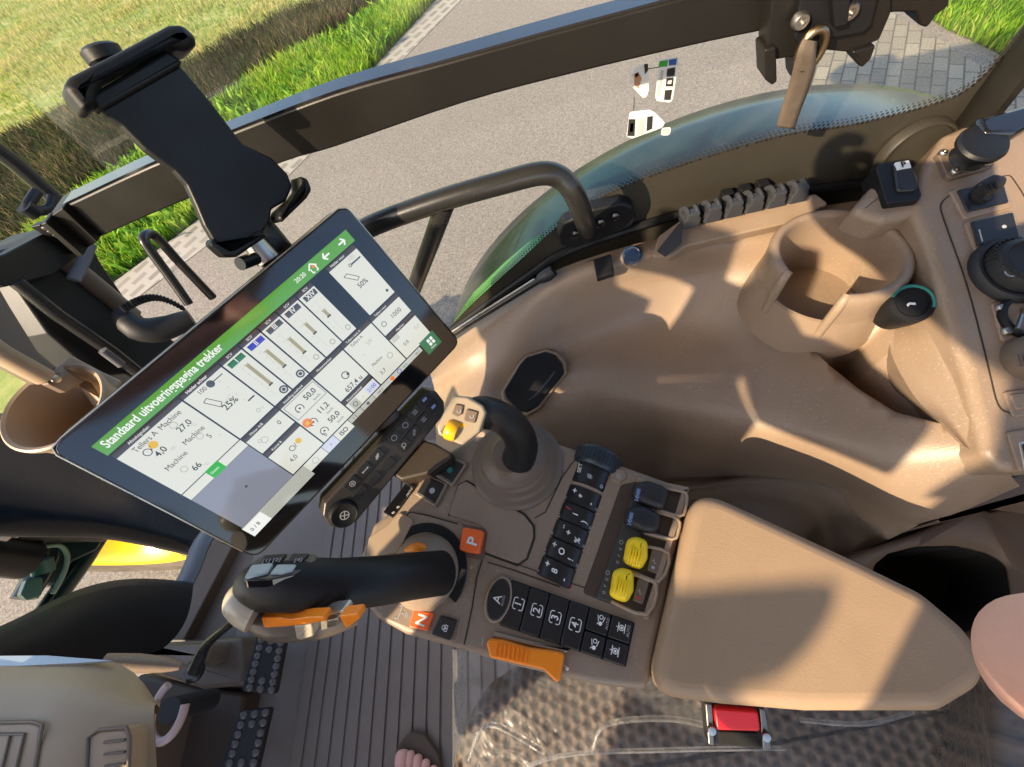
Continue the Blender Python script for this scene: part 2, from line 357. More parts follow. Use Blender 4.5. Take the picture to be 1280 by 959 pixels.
ut('0 / 8', .012, .94, .0056, bold=.006); ut('ISO', .450, .922, .0070, bold=.02); ut('1 2', .525, .907, .0044); udisc(.607, .907, .0018, 'slate'); uring(.325, .922, .0036, 'mid'); udisc(.403, .922, .0014, 'mid'); ut('160.2', .655, .907, .004, 'slate'); udisc(.742, .907, .0026, 'orange'); uring(.782, .907, .0028, 'blue'); ut('15.2', .80, .907, .004, 'slate'); uring(.86, .907, .0026, 'mid'); ut('40.2', .875, .907, .004, 'slate')
for k in range(2):
    for j in range(2): dq(.948 + k * .017, .892 + j * .03, .960 + k * .017, .915 + j * .03, 'white', 4)
ut('Menu', .957, .962, .0034, 'white', 'CENTER')
obj('display', d, None, mon, ang=0)
# key panel under the bezel
KP = Plane(SP.o, SP.n)
b = MB().use(TAND); pp = [KP.at(*p) for p in [(532, 486), (541, 487), (551, 500), (551, 516), (444, 646), (428, 656), (409, 653), (401, 640), (403, 624)]]
b.slab(pp, -SN, .011, r=.006, bev=.003, base=-.012); kp = obj('key_panel', b, BLK, mon)
kp.data.materials[0] = mat('key_panel_plastic', (.035, .030, .028), .38, grain=(900, .2, .0004), wear=.06)
upk = [(530, 499, 'bar'), (518, 515, 'square'), (506, 531, 'ring'), (492, 547, 'ring'), (471, 570, 'slash'), (456, 587, 'word'), (440, 604, 'asterisk')]
lok = [(541, 508, 'bar'), (529, 524, 'square'), (517, 540, 'dots'), (504, 556, 'person'), (485, 580, None), (468, 598, None), (450, 615, None)]
kd = (KP.at(440, 604) - KP.at(530, 499)).normalized(); kn = kd.cross(SN)
for (x, y, sy) in upk + lok:
    c = KP.at(x, y, .011); h1, h2 = (.0082, .0056) if sy else (.0082, .0045)
    b = MB().use(KEY); b.slab([c + kd * i * h1 + kn * j * h2 for i, j in ((-1, -1), (1, -1), (1, 1), (-1, 1))], -SN, .0016, r=.0012, bev=.0006, base=-.001)
    k = obj('key', b, None, mon); g = MB().use(GRYP); cc = c - SN * .0019
    def rg(r, w=.0007):
        for i in range(18):
            a, e = 2 * math.pi * i / 18, 2 * math.pi * (i + 1) / 18
            g.poly([cc + (SH * math.cos(t) + SV * math.sin(t)) * q for t, q in ((a, r), (e, r), (e, r - w), (a, r - w))])
    def ln(a0, b0, a1, b1, w=.0008):
        p, q = cc + SH * a0 + SV * b0, cc + SH * a1 + SV * b1; t = (q - p).normalized().cross(SN) * w / 2; g.poly([p - t, q - t, q + t, p + t])
    if sy is None: g.bm.free(); continue
    if sy == 'bar': g.use(BLUP); ln(-.003, 0, .003, 0, .0035)
    elif sy == 'square': rg(.0026); ln(-.003, .002, .003, .002); ln(-.003, -.002, .003, -.002); ln(0, -.002, 0, .002)
    elif sy == 'ring': rg(.0036, .0008)
    elif sy == 'slash': ln(-.003, .002, .003, -.002, .0022); rg(.002)
    elif sy == 'word': ln(-.0045, .0, -.0015, 0, .0016); ln(-.0008, .0, .0008, 0, .0016); ln(.0015, .0, .0045, 0, .0016)
    elif sy == 'asterisk': rg(.0034); ln(-.002, 0, .002, 0); ln(0, -.002, 0, .002)
    elif sy == 'dots': rg(.0018); ln(.001, -.003, .003, -.001, .0014); ln(-.003, .001, -.001, .003, .0014)
    elif sy == 'person': rg(.0028); ln(-.001, .001, -.003, .004, .0012)
    obj('symbol', g, None, k, ang=0)
b = MB().use(BLK); c = KP.at(427, 638, .004); b.lathe(c, -SN, [(.0165, -.004), (.0165, .006), (.0150, .012), (.0142, .0135), (.0132, .0138), (.012, .0128), (0, .0128)], seg=36)
kb = obj('knob', b, None, mon)
g = MB().use(GRYP); cc = c - SN * .0131
for r in (.0052,):
    for i in range(18):
        a, e = 2 * math.pi * i / 18, 2 * math.pi * (i + 1) / 18
        g.poly([cc + (SH * math.cos(t) + SV * math.sin(t)) * q for t, q in ((a, r), (e, r), (e, r - .0009), (a, r - .0009))])
for s in (-1, 1):
    p, q = cc - SH * .003 - SV * .003 * s, cc + SH * .003 + SV * .003 * s; t = (q - p).normalized().cross(SN) * .0005; g.poly([p - t, q - t, q + t, p + t])
obj('symbol', g, None, kb, ang=0)
b = MB().use(TAND); b.tube([su(.62, .8, -.03), hz(530, 575, .57), hz(545, 600, .54)], [(.02, .012), (.02, .012), (.02, .012)], seg=16, sub=4); obj('support_arm', b, None, mon)
b = MB().use(mat('brown_support_cover', (.035, .025, .017), .5, grain=(800, .2, .0005))); b.slab([hz(p[0], p[1], .585) for p in [(478, 585), (512, 548), (548, 558), (572, 572), (540, 596), (506, 604)]], UP, .012, r=.006, bev=.004, base=-.03); obj('support_cover', b, None, mon)
# ================================================================== tablet holder behind the monitor
TC = V((.281, -.36, .90)); TN = V((-.80, .50, .34)).normalized(); TP = Plane(TC, TN)
th = thing('tablet_holder', 'empty black tablet cradle with clamp jaws standing behind the monitor', 'tablet holder', TP.at(330, 320))
def tpq(l, o=0.0): return [TP.at(x, y, o) for x, y in l]
b = MB().use(BLK); b.slab(tpq([(118, 138), (222, 80), (262, 128), (301, 180), (338, 198), (358, 218), (364, 234), (356, 252), (338, 262), (336, 278), (326, 292), (300, 310), (284, 318), (266, 302), (254, 282), (244, 258), (232, 232), (216, 214), (196, 200), (180, 188), (150, 158)]), TN, .004, r=.006, bev=.0025, base=-.005)
obj('back_plate', b, None, th)
b = MB().use(BLK); b.slab(tpq([(76, 116), (84, 104), (150, 70), (205, 40), (222, 39), (238, 54), (240, 64), (230, 72), (214, 70), (205, 66), (128, 108), (118, 126), (118, 138), (108, 146), (99, 144)]), TN, .018, r=.008, bev=.006, base=-.006)
b.slab(tpq([(110, 122), (205, 66), (226, 80), (222, 88), (128, 142), (118, 138)]), TN, .008, r=.004, bev=.003, base=-.006)
obj('upper_jaw', b, None, th)
b = MB().use(BLK); b.slab(tpq([(366, 222), (377, 226), (382, 240), (376, 250), (345, 280), (340, 274), (342, 266), (362, 248), (368, 240)]), TN, .016, r=.004, bev=.004, base=-.006); b.slab(tpq([(262, 298), (284, 312), (322, 288), (330, 296), (292, 322), (276, 322), (258, 306)]), TN, .010, r=.004, bev=.003, base=-.006); obj('lower_jaw', b, None, th)
b = MB().use(BLK); p = TP.at(150, 98, -.02); q = TP.at(122, 58, -.02); b.tube([p, p.lerp(q, .55), p.lerp(q, .56), p.lerp(q, .9), q], [.007, .007, .013, .0135, .011], seg=18); obj('clamp_knob', b, None, th)
b = MB().use(BLKM); p = TP.at(300, 270, -.03); q = TP.at(352, 326, -.02); b.tube([p, p.lerp(q, .5), q, su(.78, -.10, -.03)], [(.022, .012), (.022, .013), (.020, .013), (.018, .013)], seg=20); obj('stalk', b, None, th)
b = MB().use(METAL); p = TP.at(318, 304, -.014); q = TP.at(336, 325, -.012); b.tube([p, q], [.011, .012], seg=18); b.use(BLK); b.tube([TP.at(300, 330, 0), TP.at(322, 322, -.01)], .006, seg=12); obj('clamp_collar', b, None, th)
# ================================================================== armrest control console
CZ = .575
FW = V((.9325, -.361, 0)); RT = V((-.361, -.9325, 0))
def c(px, py, dz=0.0): return hz(px, py, CZ + dz)
def cl(l, dz=0.0): return [hz(x, y, CZ + dz) for x, y in l]
con = thing('armrest_console', 'brown armrest console packed with joystick, drive lever, black keys and a tan padded top', 'control console', hz(700, 700, .40))
b = MB().use(TANC)
b.slab(cl([(546, 573), (590, 546), (640, 538), (700, 554), (775, 580), (861, 611), (836, 735), (809, 864), (740, 856), (640, 832), (560, 808), (505, 793), (466, 771), (447, 742), (446, 702), (466, 655), (486, 640), (505, 604), (522, 590)]), UP, 0, r=.01, bev=.007, base=-.055)
b.slab(cl([(560, 590), (780, 600), (845, 640), (800, 850), (640, 815), (500, 770), (480, 700)], -.05), UP, .0, r=.02, base=-.34)
body = obj('body', b, None, con)
b = MB().use(TANL); b.slab(cl([(487, 655), (500, 640), (520, 650), (500, 690), (458, 700), (462, 672)], .0005), UP, .003, r=.006, bev=.002, base=-.03); obj('front_lip', b, None, con)
def part(name, l, m, h, base=-.004, r=.002, bev=.0012, dz=0.0, parent=None, z=None):
    b = MB().use(m); b.slab(cl(l, dz), UP, h, r=r, bev=bev, base=base); return obj(name, b, None, parent or con)
def line(l, dz=.0006, w=.0006, m=None, parent=None, name='seam'):
    b = MB().use(m or SEAM); b.tube(cl(l, dz), w, seg=6); return obj(name, b, None, parent or con)
part('cover_plate', [(561, 644), (573, 607), (583, 602), (655, 644), (666, 658), (667, 672), (658, 697), (647, 705), (606, 690), (609, 665), (602, 657)], TANC, .0022, r=.004)
line([(561, 645), (573, 606), (583, 601), (656, 643), (668, 658), (668, 673), (659, 699), (647, 707), (606, 692)], w=.0009)
line([(668, 648), (682, 640), (703, 596), (722, 570), (730, 560)], w=.0005); line([(642, 704), (700, 724), (790, 756)], w=.0004)
line([(605, 692), (596, 722), (590, 760), (580, 806)], w=.0006); line([(610, 703), (640, 712), (700, 734)], w=.0005)
# lit square switches with raised frames
def sqswitch(l, m, lab):
    fr = MB().use(TANC); cx = sum(p[0] for p in l) / 4; cy = sum(p[1] for p in l) / 4
    big = [(cx + (x - cx) * 1.18, cy + (y - cy) * 1.18) for x, y in l]
    fr.slab(cl(big), UP, .005, r=.002, bev=.0015, base=-.004); f = obj('switch_frame', fr, None, con)
    k = MB().use(m); k.slab(cl(l), UP, .0068, r=.002, bev=.002, base=0); s = obj('square_switch', k, None, con); s['label'] = lab
    g = MB().use(TEALP if 'green' in lab else GRYP); cc = c(cx, cy, .0071); g.lathe(cc, UP, [(.0034, 0), (.0034, .0004), (0, .0004)], seg=16); obj('lens', g, None, s)
sqswitch([(558, 571), (582, 582), (566, 606), (543, 592)], KEY, 'black square switch with dull green lens')
sqswitch([(535, 597), (558, 607), (545, 632), (523, 618)], KEY, 'black square switch with grey lens')
lp = part('label_strip', [(510, 603), (521, 608), (491, 648), (480, 641)], BLKG, .0035, r=.0012)
text('MOVE', c(512, 615, .0039), (c(521, 602) - c(497, 638)), c(480, 641) * -1 + c(491, 648) * -1 + c(485, 640) + c(479, 636), .0042, GRYP, lp)
for (x, y) in [(497, 634), (491, 641)]: text('o', c(x, y, .0039), (c(521, 602) - c(497, 638)), RT * -.2 + FW, .006, WHT, lp)
# park and neutral keys
def key(name, l, m, h, sym=None, size=.012, sm=None, sp=None, lab=None, up=None, rt=None, r=.0018, bev=.0015, bold=.02):
    k = part(name, l, m, h, r=r, bev=bev)
    cx = sum(p[0] for p in l) / len(l); cy = sum(p[1] for p in l) / len(l)
    if sp: cx, cy = sp
    if sym: text(sym, c(cx, cy, h + .0003), rt or RT, up or FW, size, sm or WHT, k, bold=bold)
    if lab: k['label'] = lab
    return k
part('key_well', [(577, 655), (611, 661), (605, 701), (571, 694)], TAND, .0012, r=.002)
key('park_key', [(581, 660), (607, 665), (601, 694), (576, 689)], ORGR, .010, 'P', .0165, bev=.003)
key('neutral_key', [(518, 763), (544, 766), (535, 789), (512, 784)], ORGR, .003, 'N', .0145)
lk = key('lock_key', [(551, 769), (572, 775), (563, 801), (540, 793)], KEY, .0035)
def sym(parent, m, cx, cy, h, strokes, s=.001, w=.0007, name='symbol'):
    """strokes in millimetres: x to the right of the driver, y forward"""
    g = MB().use(m); o = c(cx, cy, h)
    for st in strokes:
        if st[0] == 'o':
            _, x, y, r = st
            for i in range(16):
                a, e = 2 * math.pi * i / 16, 2 * math.pi * (i + 1) / 16
                g.poly([o + (RT * (x + math.cos(t) * q) + FW * (y + math.sin(t) * q)) * s for t, q in ((a, r), (e, r), (e, r - w / s), (a, r - w / s))])
        elif st[0] == 'd':
            _, x, y, r = st; g.poly([o + (RT * (x + r * math.cos(2 * math.pi * i / 12)) + FW * (y + r * math.sin(2 * math.pi * i / 12))) * s for i in range(12)])
        else:
            x0, y0, x1, y1 = st; p = o + (RT * x0 + FW * y0) * s; q = o + (RT * x1 + FW * y1) * s; t = (q - p).normalized().cross(UP) * (w / 2); g.poly([p - t, q - t, q + t, p + t])
    return obj(name, g, None, parent, ang=0)
def rect(x0, y0, x1, y1): return [(x0, y0, x1, y0), (x1, y0, x1, y1), (x1, y1, x0, y1), (x0, y1, x0, y0)]
sym(lk, WHT, 556, 785, .0039, rect(-2.6, -2.6, 2.6, .6) + [('o', 0, 1.2, 2.2), ('d', 0, -1, 1)])
line([(577, 768), (571, 800), (566, 806)], w=.0008, m=TANL, name='rib')
# drive lever: base, slot and grip
b = MB().use(TANC); o = c(531, 714); b.lathe(o, UP, [(.0385, -.002), (.0385, .004), (.036, .008), (.030, .016), (.023, .022), (.014, .025), (0, .025)], seg=44)
dl = obj('drive_lever', b, None, con)
b = MB().use(DARK); b.lathe(c(528, 714), UP, [(.0400, .0008), (.0400, .0032), (.0500, .0032), (.0500, .0008)], seg=30, a0=math.radians(160), a1=math.radians(330), ref=FW); obj('lever_slot', b, None, con)
part('lever_quadrant', [(461, 712), (470, 690), (512, 640), (532, 644), (580, 655), (577, 700), (565, 730), (545, 762), (520, 790), (478, 772)], TANC, .0018, r=.006)
line([(461, 712), (512, 640), (533, 644), (572, 655)], dz=.002, w=.0007)
sym(con, GRYP, 500, 766, .0022, [(-6, 0, 6, 0), (-6, 0, -6, 4), (6, 0, 6, 4), (0, 0, 0, -5), (-3, -7, 3, -7), (-2, -9, 2, -9)], w=.0009, name='shift_pattern')
G = [(552, 716, .605), (515, 720, .640), (470, 726, .668), (420, 730, .686), (370, 731, .696), (330, 731, .700), (306, 735, .698)]
gp = [hz(x, y, z) for x, y, z in G]
b = MB().use(BLK); b.tube(gp, [(.019, .021), (.0190, .0205), (.0195, .0205), (.0210, .0205), (.0235, .0215), (.0215, .0205), (.012, .013)], seg=28, sub=6); obj('grip', b, None, dl)
b = MB().use(PALEG); b.tube([hz(326, 757, .690), hz(312, 752, .694), hz(302, 750, .692), hz(296, 748, .690)], [(.021, .0205), (.0195, .019), (.016, .016), (.008, .008)], seg=24, sub=5); obj('pale_tip', b, None, dl)
b = MB().use(mat('pod_plastic', (.12, .098, .078), .3, wear=.06)); b.tube([hz(308, 764, .672), hz(345, 778, .664), (hz(400, 776, .658)), hz(446, 766, .645)], [(.010, .012), (.015, .016), (.015, .016), (.010, .010)], seg=20, sub=5); obj('switch_pod', b, None, dl)
def lq(l, n, m, h, name, par, base=-.004, r=.0015, bev=.001):
    b = MB().use(m); b.slab(l, n, h, r=r, bev=bev, base=base); return obj(name, b, None, par)
SD = V((.25, .80, .55)).normalized()
P1 = Plane(hz(390, 770, .705), SD)
o1 = lq([P1.at(*p) for p in [(331, 767), (352, 767), (369, 769), (388, 766), (409, 765), (411, 771), (370, 777), (334, 780)]], SD, ORG, .004, 'orange_rocker', dl)
lq([P1.at(*p) for p in [(428, 764), (452, 761), (453, 768), (436, 780)]], SD, ORG, .004, 'orange_paddle', dl)
b = MB().use(CHROME); b.slab([P1.at(*p) for p in [(334, 784), (366, 778), (424, 770), (428, 776), (404, 794), (382, 799), (345, 799), (338, 792)]], SD, -.004, r=.004, bev=.002, base=-.014); obj('thumb_switch_plate', b, None, dl)
lq([P1.at(*p) for p in [(370, 779), (393, 777), (394, 792), (380, 797), (373, 795)]], SD, PALEG, .003, 'thumb_paddle', dl, base=-.006, r=.003, bev=.002)
lq([P1.at(*p) for p in [(341, 786), (356, 785), (357, 793), (345, 795)]], SD, METAL, 0.0, 'silver_button', dl, base=-.006)
lq([P1.at(*p) for p in [(408, 776), (423, 773), (421, 783), (408, 786)]], SD, METAL, 0.0, 'silver_button', dl, base=-.006)
TU = V((.28, -.62, .74)); ga = (gp[3] - gp[5]).normalized(); TU = (TU - ga * TU.dot(ga)).normalized(); P2 = Plane(hz(350, 731, .698) + TU * .0205, TU)
lq([P2.at(*p) for p in [(303, 727), (318, 703), (330, 695), (394, 694), (398, 700), (368, 720), (340, 726)]], TU, BLKG, .0015, 'button_cluster', dl, base=-.006, r=.004)
GL = mat('clear_button', (.42, .5, .5), .12, coat=.5)
lq([P2.at(*p) for p in [(306, 727), (315, 711), (343, 708), (335, 720)]], TU, GL, .004, 'glossy_button', dl, base=-.003, r=.002)
lq([P2.at(*p) for p in [(338, 721), (347, 709), (372, 709), (366, 717), (352, 721)]], TU, GL, .0032, 'glossy_button', dl, base=-.003, r=.002)
k = lq([P2.at(*p) for p in [(360, 706), (366, 695), (388, 695), (378, 705)]], TU, KEY, .003, 'top_button', dl, base=-.003)
k = lq([P2.at(*p) for p in [(326, 704), (333, 697), (360, 695), (352, 705)]], TU, KEY, .003, 'top_button', dl, base=-.003)
for (x, y, s) in [(373, 700, '4'), (333, 701, '1'), (346, 700, '2')]: text('[%s]' % s, P2.at(x, y, .0034), P2.at(x + 9, y - 1) - P2.at(x, y), P2.at(x + 4, y - 9) - P2.at(x, y), .0055, GRYP, dl)
b = MB().use(ORG); b.tube([hz(508, 690, .592), hz(522, 685, .596), hz(536, 689, .592)], [(.004, .004), (.006, .006), (.004, .004)], seg=14, sub=4); obj('orange_release', b, None, dl)
# hydraulic joystick with bellows
jc = c(646, 580)
b = MB().use(TAND); b.lathe(jc, UP, [(.054, -.002), (.054, .003), (.050, .006), (.0505, .009), (.046, .010), (.043, .014), (.0435, .017), (.039, .018), (.036, .022), (.0365, .025), (.031, .027), (.024, .032), (.0215, .036), (0, .036)], seg=48)
js = obj('joystick', b, None, con)
b = MB().use(BLK); b.tube([hz(648, 574, .605), hz(652, 556, .628), hz(643, 535, .655), hz(622, 520, .675), hz(600, 516, .687), hz(584, 520, .689)], [(.0185, .0185), (.0175, .0175), (.0165, .0165), (.0165, .015), (.019, .015), (.016, .013)], seg=24, sub=6); obj('stick', b, None, js)
JN = V((-.05, .45, .9)).normalized(); JP = Plane(hz(578, 525, .702), JN)
b = MB().use(mat('head_plastic', (.33, .27, .20), .3, wear=.06)); b.slab([JP.at(*p) for p in [(566, 494), (585, 496), (604, 507), (608, 516), (600, 540), (578, 557), (562, 551), (547, 543), (546, 532), (552, 520)]], JN, .001, r=.004, bev=.003, base=-.016); hd = obj('head', b, None, js)
for (l, s) in [([(570, 505), (580, 507), (578, 518), (572, 521), (565, 518)], 1), ([(584, 511), (598, 515), (594, 529), (580, 526)], 1)]:
    k = lq([JP.at(*p) for p in l], JN, TAND, .0030, 'head_button', js, base=-.001)
    cx = sum(p[0] for p in l) / len(l); cy = sum(p[1] for p in l) / len(l)
    text('o', JP.at(cx, cy, .0033), RT, FW, .009, GRYP, k)
b = MB().use(YEL); cn = JP.at(565, 538, -.001); wa = (JP.at(572, 542) - JP.at(556, 536)); b.lathe(cn - wa.normalized() * .0055, wa, [(.0, 0), (.0085, 0), (.0098, .002), (.0098, .009), (.0085, .011), (0, .011)], seg=24); yw = obj('scroll_wheel', b, YEL, js); yw.data.materials[0] = mat('amber_plastic', (.85, .42, .01), .3)
lq([JP.at(*p) for p in [(570, 526), (583, 530), (580, 536), (568, 532)]], JN, MATS['amber_plastic'], .0012, 'amber_mark', js, base=-.001)
lq([JP.at(*p) for p in [(550, 541), (556, 531), (561, 534), (556, 546)]], JN, TAND, .002, 'dark_button', js, base=-.001)
sym(con, GRYP, 612, 566, .0012, [('o', -4, 0, 2.6), ('o', 4, 1, 2.6), (-4, 4, 4, 5)], name='hydraulic_symbol')
# climate column: half drum of black keys with a knurled dial at its far end
A0, A1 = hz(742, 590, .565), hz(692, 728, .565); ad = (A1 - A0).normalized(); ac = ad.cross(UP).normalized()
def drum(t0, t1, r, m, name, g0=8, g1=172, parent=None, seg=14):
    b = MB().use(m); p0, p1 = A0.lerp(A1, t0), A0.lerp(A1, t1)
    rings = [[p + (ac * math.cos(math.radians(a)) + UP * .78 * math.sin(math.radians(a))) * q for a in [g0 + (g1 - g0) * i / seg for i in range(seg + 1)]] for p, q in ((p0, r - .0015), (p0 + ad * .0008, r), (p1 - ad * .0008, r), (p1, r - .0015))]
    vs = b.grid(rings); b.f(vs[0]); b.f(list(reversed(vs[-1]))); return obj(name, b, None, parent or con)
drum(-.06, 1.0, .0212, DARK, 'drum_core')
DR = .0225
cuts = [(-.05, .165, 'set'), (.20, .36), (.365, .52), (.525, .68), (.685, .84), (.845, 1.0)]
keys = [drum(q[0], q[1], DR, KEY, 'climate_key') for q in cuts]
drum(.165, .20, .0224, TANC, 'divider')
def dtext(s, t, a, size, m, k, bold=.02):
    aa = math.radians(a); p = A0.lerp(A1, t) + (ac * math.cos(aa) + UP * .78 * math.sin(aa)) * (DR + .0004)
    text(s, p, RT, (ac * -math.sin(aa) + UP * .78 * math.cos(aa)) * (1 if (ac * -math.sin(aa)).dot(FW) > 0 else -1), size, m, k, bold=bold)
sg = 1 if ac.dot(FW) > 0 else -1
def A_(a): return 90 - a if sg > 0 else 90 + a        # a: degrees forward of the crown
dtext('SET', .04, A_(38), .0072, WHT, keys[0]); dtext('#', .09, A_(2), .0085, GRYP, keys[0]); dtext('o', .13, A_(-38), .008, GRYP, keys[0])
for i, (s1, s2, s3) in enumerate([('+', '*', '-'), ('/', 'i', ')'), ('..', '+', '%'), ('+', 'O', '!'), ('+', '8', '-')]):
    t = (cuts[i + 1][0] + cuts[i + 1][1]) / 2; k = keys[i + 1]
    dtext(s1, t - .03, A_(26), .0095, REDP if i == 1 else WHT, k); dtext(s2, t, A_(2), .0088, WHT, k); dtext(s3, t + .03, A_(-26), .0085, WHT, k)
    dtext('xDxWxx'[i], t + .05, A_(52), .007, GRYP, k, 0.01)
    if i < 4: dtext('o', t + .05, A_(-48), .006, GRYP, k, 0.0)
dtext('-', .97, A_(-52), .012, REDP, keys[5])
b = MB().use(RUB); n = 44; o = A0 + ad * -.020; o.z = .563
prof = [(.0, -.001), (.021, 0), (.0265, .003), (.0275, .006), (.0275, .021), (.025, .024), (0, .024)]
b.lathe(o - ad * .006, ad, prof, seg=60)
for i in range(40):
    a = 2 * math.pi * i / 40; p = o - ad * .006 + (ac * math.cos(a) + UP * math.sin(a)) * .0275
    b.tube([p + ad * .006, p + ad * .0205], .0013, seg=6)
dk = obj('knurled_dial', b, None, con); dk.data.materials[0] = mat('dial_rubber', (.02, .032, .045), .38, wear=.05)
dcy = part('round_symbol_pad', [(765, 585), (780, 588), (784, 598), (774, 605), (762, 600)], TANC, .002, r=.004); sym(dcy, GRYP, 773, 595, .0024, [('o', 0, 0, 2.5), (-2, -2, 2, 2)])
# recessed hydraulic panel with two black and two yellow thumbwheels
part('recess_floor', [(776, 606), (800, 601), (860, 614), (807, 772), (728, 742)], mat('recess_brown', (.06, .04, .028), .5, grain=(700, .2, .0006)), .0010, r=.004)
part('recess_ramp', [(797, 603), (824, 608), (771, 756), (745, 747)], mat('grey_ramp', (.05, .053, .055), .4, wear=.05), .0035, r=.003)
FR = TANC
for (a, bb, cc_, dd) in [((800, 600), (858, 612), (853, 628), (797, 612))]: pass
b = MB().use(TANC)
for l in [[(797, 598), (861, 611), (858, 618), (795, 604)], [(861, 611), (810, 775), (803, 772), (852, 614)]]: b.slab(cl(l), UP, .006, r=.001, bev=.001, base=-.002)
for l in [[(808, 631), (850, 646), (848, 650), (806, 635)], [(806, 664), (842, 674), (840, 679), (804, 669)], [(785, 711), (823, 727), (821, 731), (783, 715)]]: b.slab(cl(l), UP, .0055, r=.001, bev=.001, base=-.002)
b.use(TANL)
for l in [[(806, 606), (846, 613), (858, 618), (857, 634), (849, 645), (808, 633)], [(806, 637), (846, 648), (848, 664), (840, 674), (804, 665)], [(800, 682), (836, 692), (823, 727), (784, 713)], [(782, 716), (820, 730), (808, 768), (764, 752)]]: b.tube(cl(l, .0058), .0016, seg=8, sub=3)
obj('recess_frame', b, None, con)
for (l, m) in [([(790, 610), (806, 604), (836, 614), (828, 642), (808, 636), (788, 626)], 0), ([(781, 640), (800, 634), (826, 646), (820, 670), (800, 667), (778, 656)], 1)]:
    b = MB().use(RUB); b.slab(cl(l), UP, .017, r=.005, bev=.007, base=-.002); w = obj('black_thumbwheel', b, None, con)
    x, y = l[0][0] + 7, l[0][1] + 8
    for j in range(3): text(('88', '06', '24')[j], c(x + 1.5 - j * 1.2, y - 4 + j * 5, .0175), RT, FW, .0052, BLUP, w)
for l in [[(783, 676), (794, 673), (808, 678), (808, 700), (801, 713), (790, 710), (778, 704)], [(766, 714), (778, 711), (791, 716), (791, 740), (783, 754), (772, 751), (761, 745)]]:
    b = MB().use(YEL); b.slab(cl(l), UP, .019, r=.004, bev=.007, base=-.002)
    cx = sum(p[0] for p in l) / len(l); cy = sum(p[1] for p in l) / len(l)
    for j in range(-2, 3):
        p0 = c(cx + j * 3.6 + 3, cy - 13 + j * 1.2, .0192); p1 = c(cx + j * 3.6 - 3, cy + 13 + j * 1.2, .0192)
        b.tube([p0 - UP * .003, p0.lerp(p1, .3), p0.lerp(p1, .7), p1 - UP * .003], .0011, seg=6, sub=2)
    w = obj('yellow_thumbwheel', b, None, con)
    for j, s in enumerate('Oero'):
        text(s, c(l[0][0] - 6 - j * 1.9, l[0][1] + 2 + j * 8.2, .0040), RT, FW, .0058, GRYP, con, 'wheel_scale')
for (l, m) in [([(815, 684), (829, 690), (821, 719), (808, 713)], GRYP), ([(797, 722), (811, 728), (803, 756), (790, 751)], REDP)]:
    k = part('symbol_tab', l, TAND, .006, r=.0012); cx = sum(p[0] for p in l) / 4; cy = sum(p[1] for p in l) / 4
    sym(k, GRYP, cx, cy, .0064, [(-2, 0, 2, 1), (0, 0, 0, 2.5), (-2, 0, -2, -2)]); sym(k, m, cx - 2, cy + 8, .0064, [('d', 0, 0, 1.6)])
# number keys and small light keys
TLk, TRk, BRk, BLk = (640.5, 726), (792, 779), (781, 833), (626, 781)
def kq(u0, v0, u1, v1):
    def P(u, v):
        a = (TLk[0] + (TRk[0] - TLk[0]) * u, TLk[1] + (TRk[1] - TLk[1]) * u); e = (BLk[0] + (BRk[0] - BLk[0]) * u, BLk[1] + (BRk[1] - BLk[1]) * u)
        return (a[0] + (e[0] - a[0]) * v, a[1] + (e[1] - a[1]) * v)
    return [P(u0, v0), P(u1, v0), P(u1, v1), P(u0, v1)]
part('keypad_well', kq(-.01, -.02, 1.01, 1.02), DARK, .0008, r=.002)
us = [.0, .153, .312, .478, .635]
for i in range(4):
    l = kq(us[i] + .002, 0, us[i + 1] - .004, 1); k = key('number_key', l, KEY, .0042 + .0006 * (i % 2), r=.001)
    cx, cy = [(648, 755), (671, 763), (694, 772), (719, 781)][i]
    text(str(i + 1), c(cx, cy, .0056), RT, FW, .0098, WHT, k, bold=.015)
    sym(k, WHT, cx, cy, .0051, [(-4, 5.2, 4, 5.2), (-4, -5.2, 4, -5.2), (-5.2, 4, -5.2, 1.5), (5.2, 4, 5.2, 1.5), (-5.2, -4, -5.2, -1.5), (5.2, -4, 5.2, -1.5), (-5.2, 4, -4, 5.2), (5.2, 4, 4, 5.2), (-5.2, -4, -4, -5.2), (5.2, -4, 4, -5.2)], w=.0008, name='bracket')
for (u0, v0, u1, v1, p, tp) in [(.638, 0, .815, .49, (751, 776), 0), (.820, 0, 1, .49, (777, 785), 1), (.638, .52, .815, 1, (743, 806), 0), (.820, .52, 1, 1, (769, 814), 1)]:
    k = key('light_key', kq(u0 + .002, v0, u1 - .004, v1), KEY, .0042, r=.001)
    if tp: sym(k, WHT, p[0], p[1], .0046, [('o', 0, 0, 2.6), (-4, 3, 4, 3), (-4, -3, 4, -3), (0, 3, 0, 5), ('d', 0, 0, 1.2)])
    else: sym(k, WHT, p[0], p[1], .0046, [('d', -2.5, 0, 1.8), ('o', 3, 0, 2), (-1, 2, 4, 3.4), (-1, -2, 4, -3.4), (-4, 3, -2, 2)])
    if v0 == 0: text('AUTO', c(p[0] + 8.5, p[1] + 4, .0046), RT, FW, .0036, GRYP, k)
# oval automatic key
def ell(cx, cy, a, b_, rot, n=26): return [(cx + a * math.cos(t) * math.cos(rot) - b_ * math.sin(t) * math.sin(rot), cy + a * math.cos(t) * math.sin(rot) + b_ * math.sin(t) * math.cos(rot)) for t in [2 * math.pi * i / n for i in range(n)]]
part('oval_surround', ell(624, 750, 16.5, 30, .26), TANL, .0045, r=0, bev=.0015)
k = part('oval_key', ell(624, 750, 13.8, 27, .26), KEY, .0062, r=0, bev=.002)
text('A', c(622, 749, .0066), RT, FW, .012, WHT, k); text('AUTO', c(629, 751, .0066), RT, FW, .0036, GRYP, k)
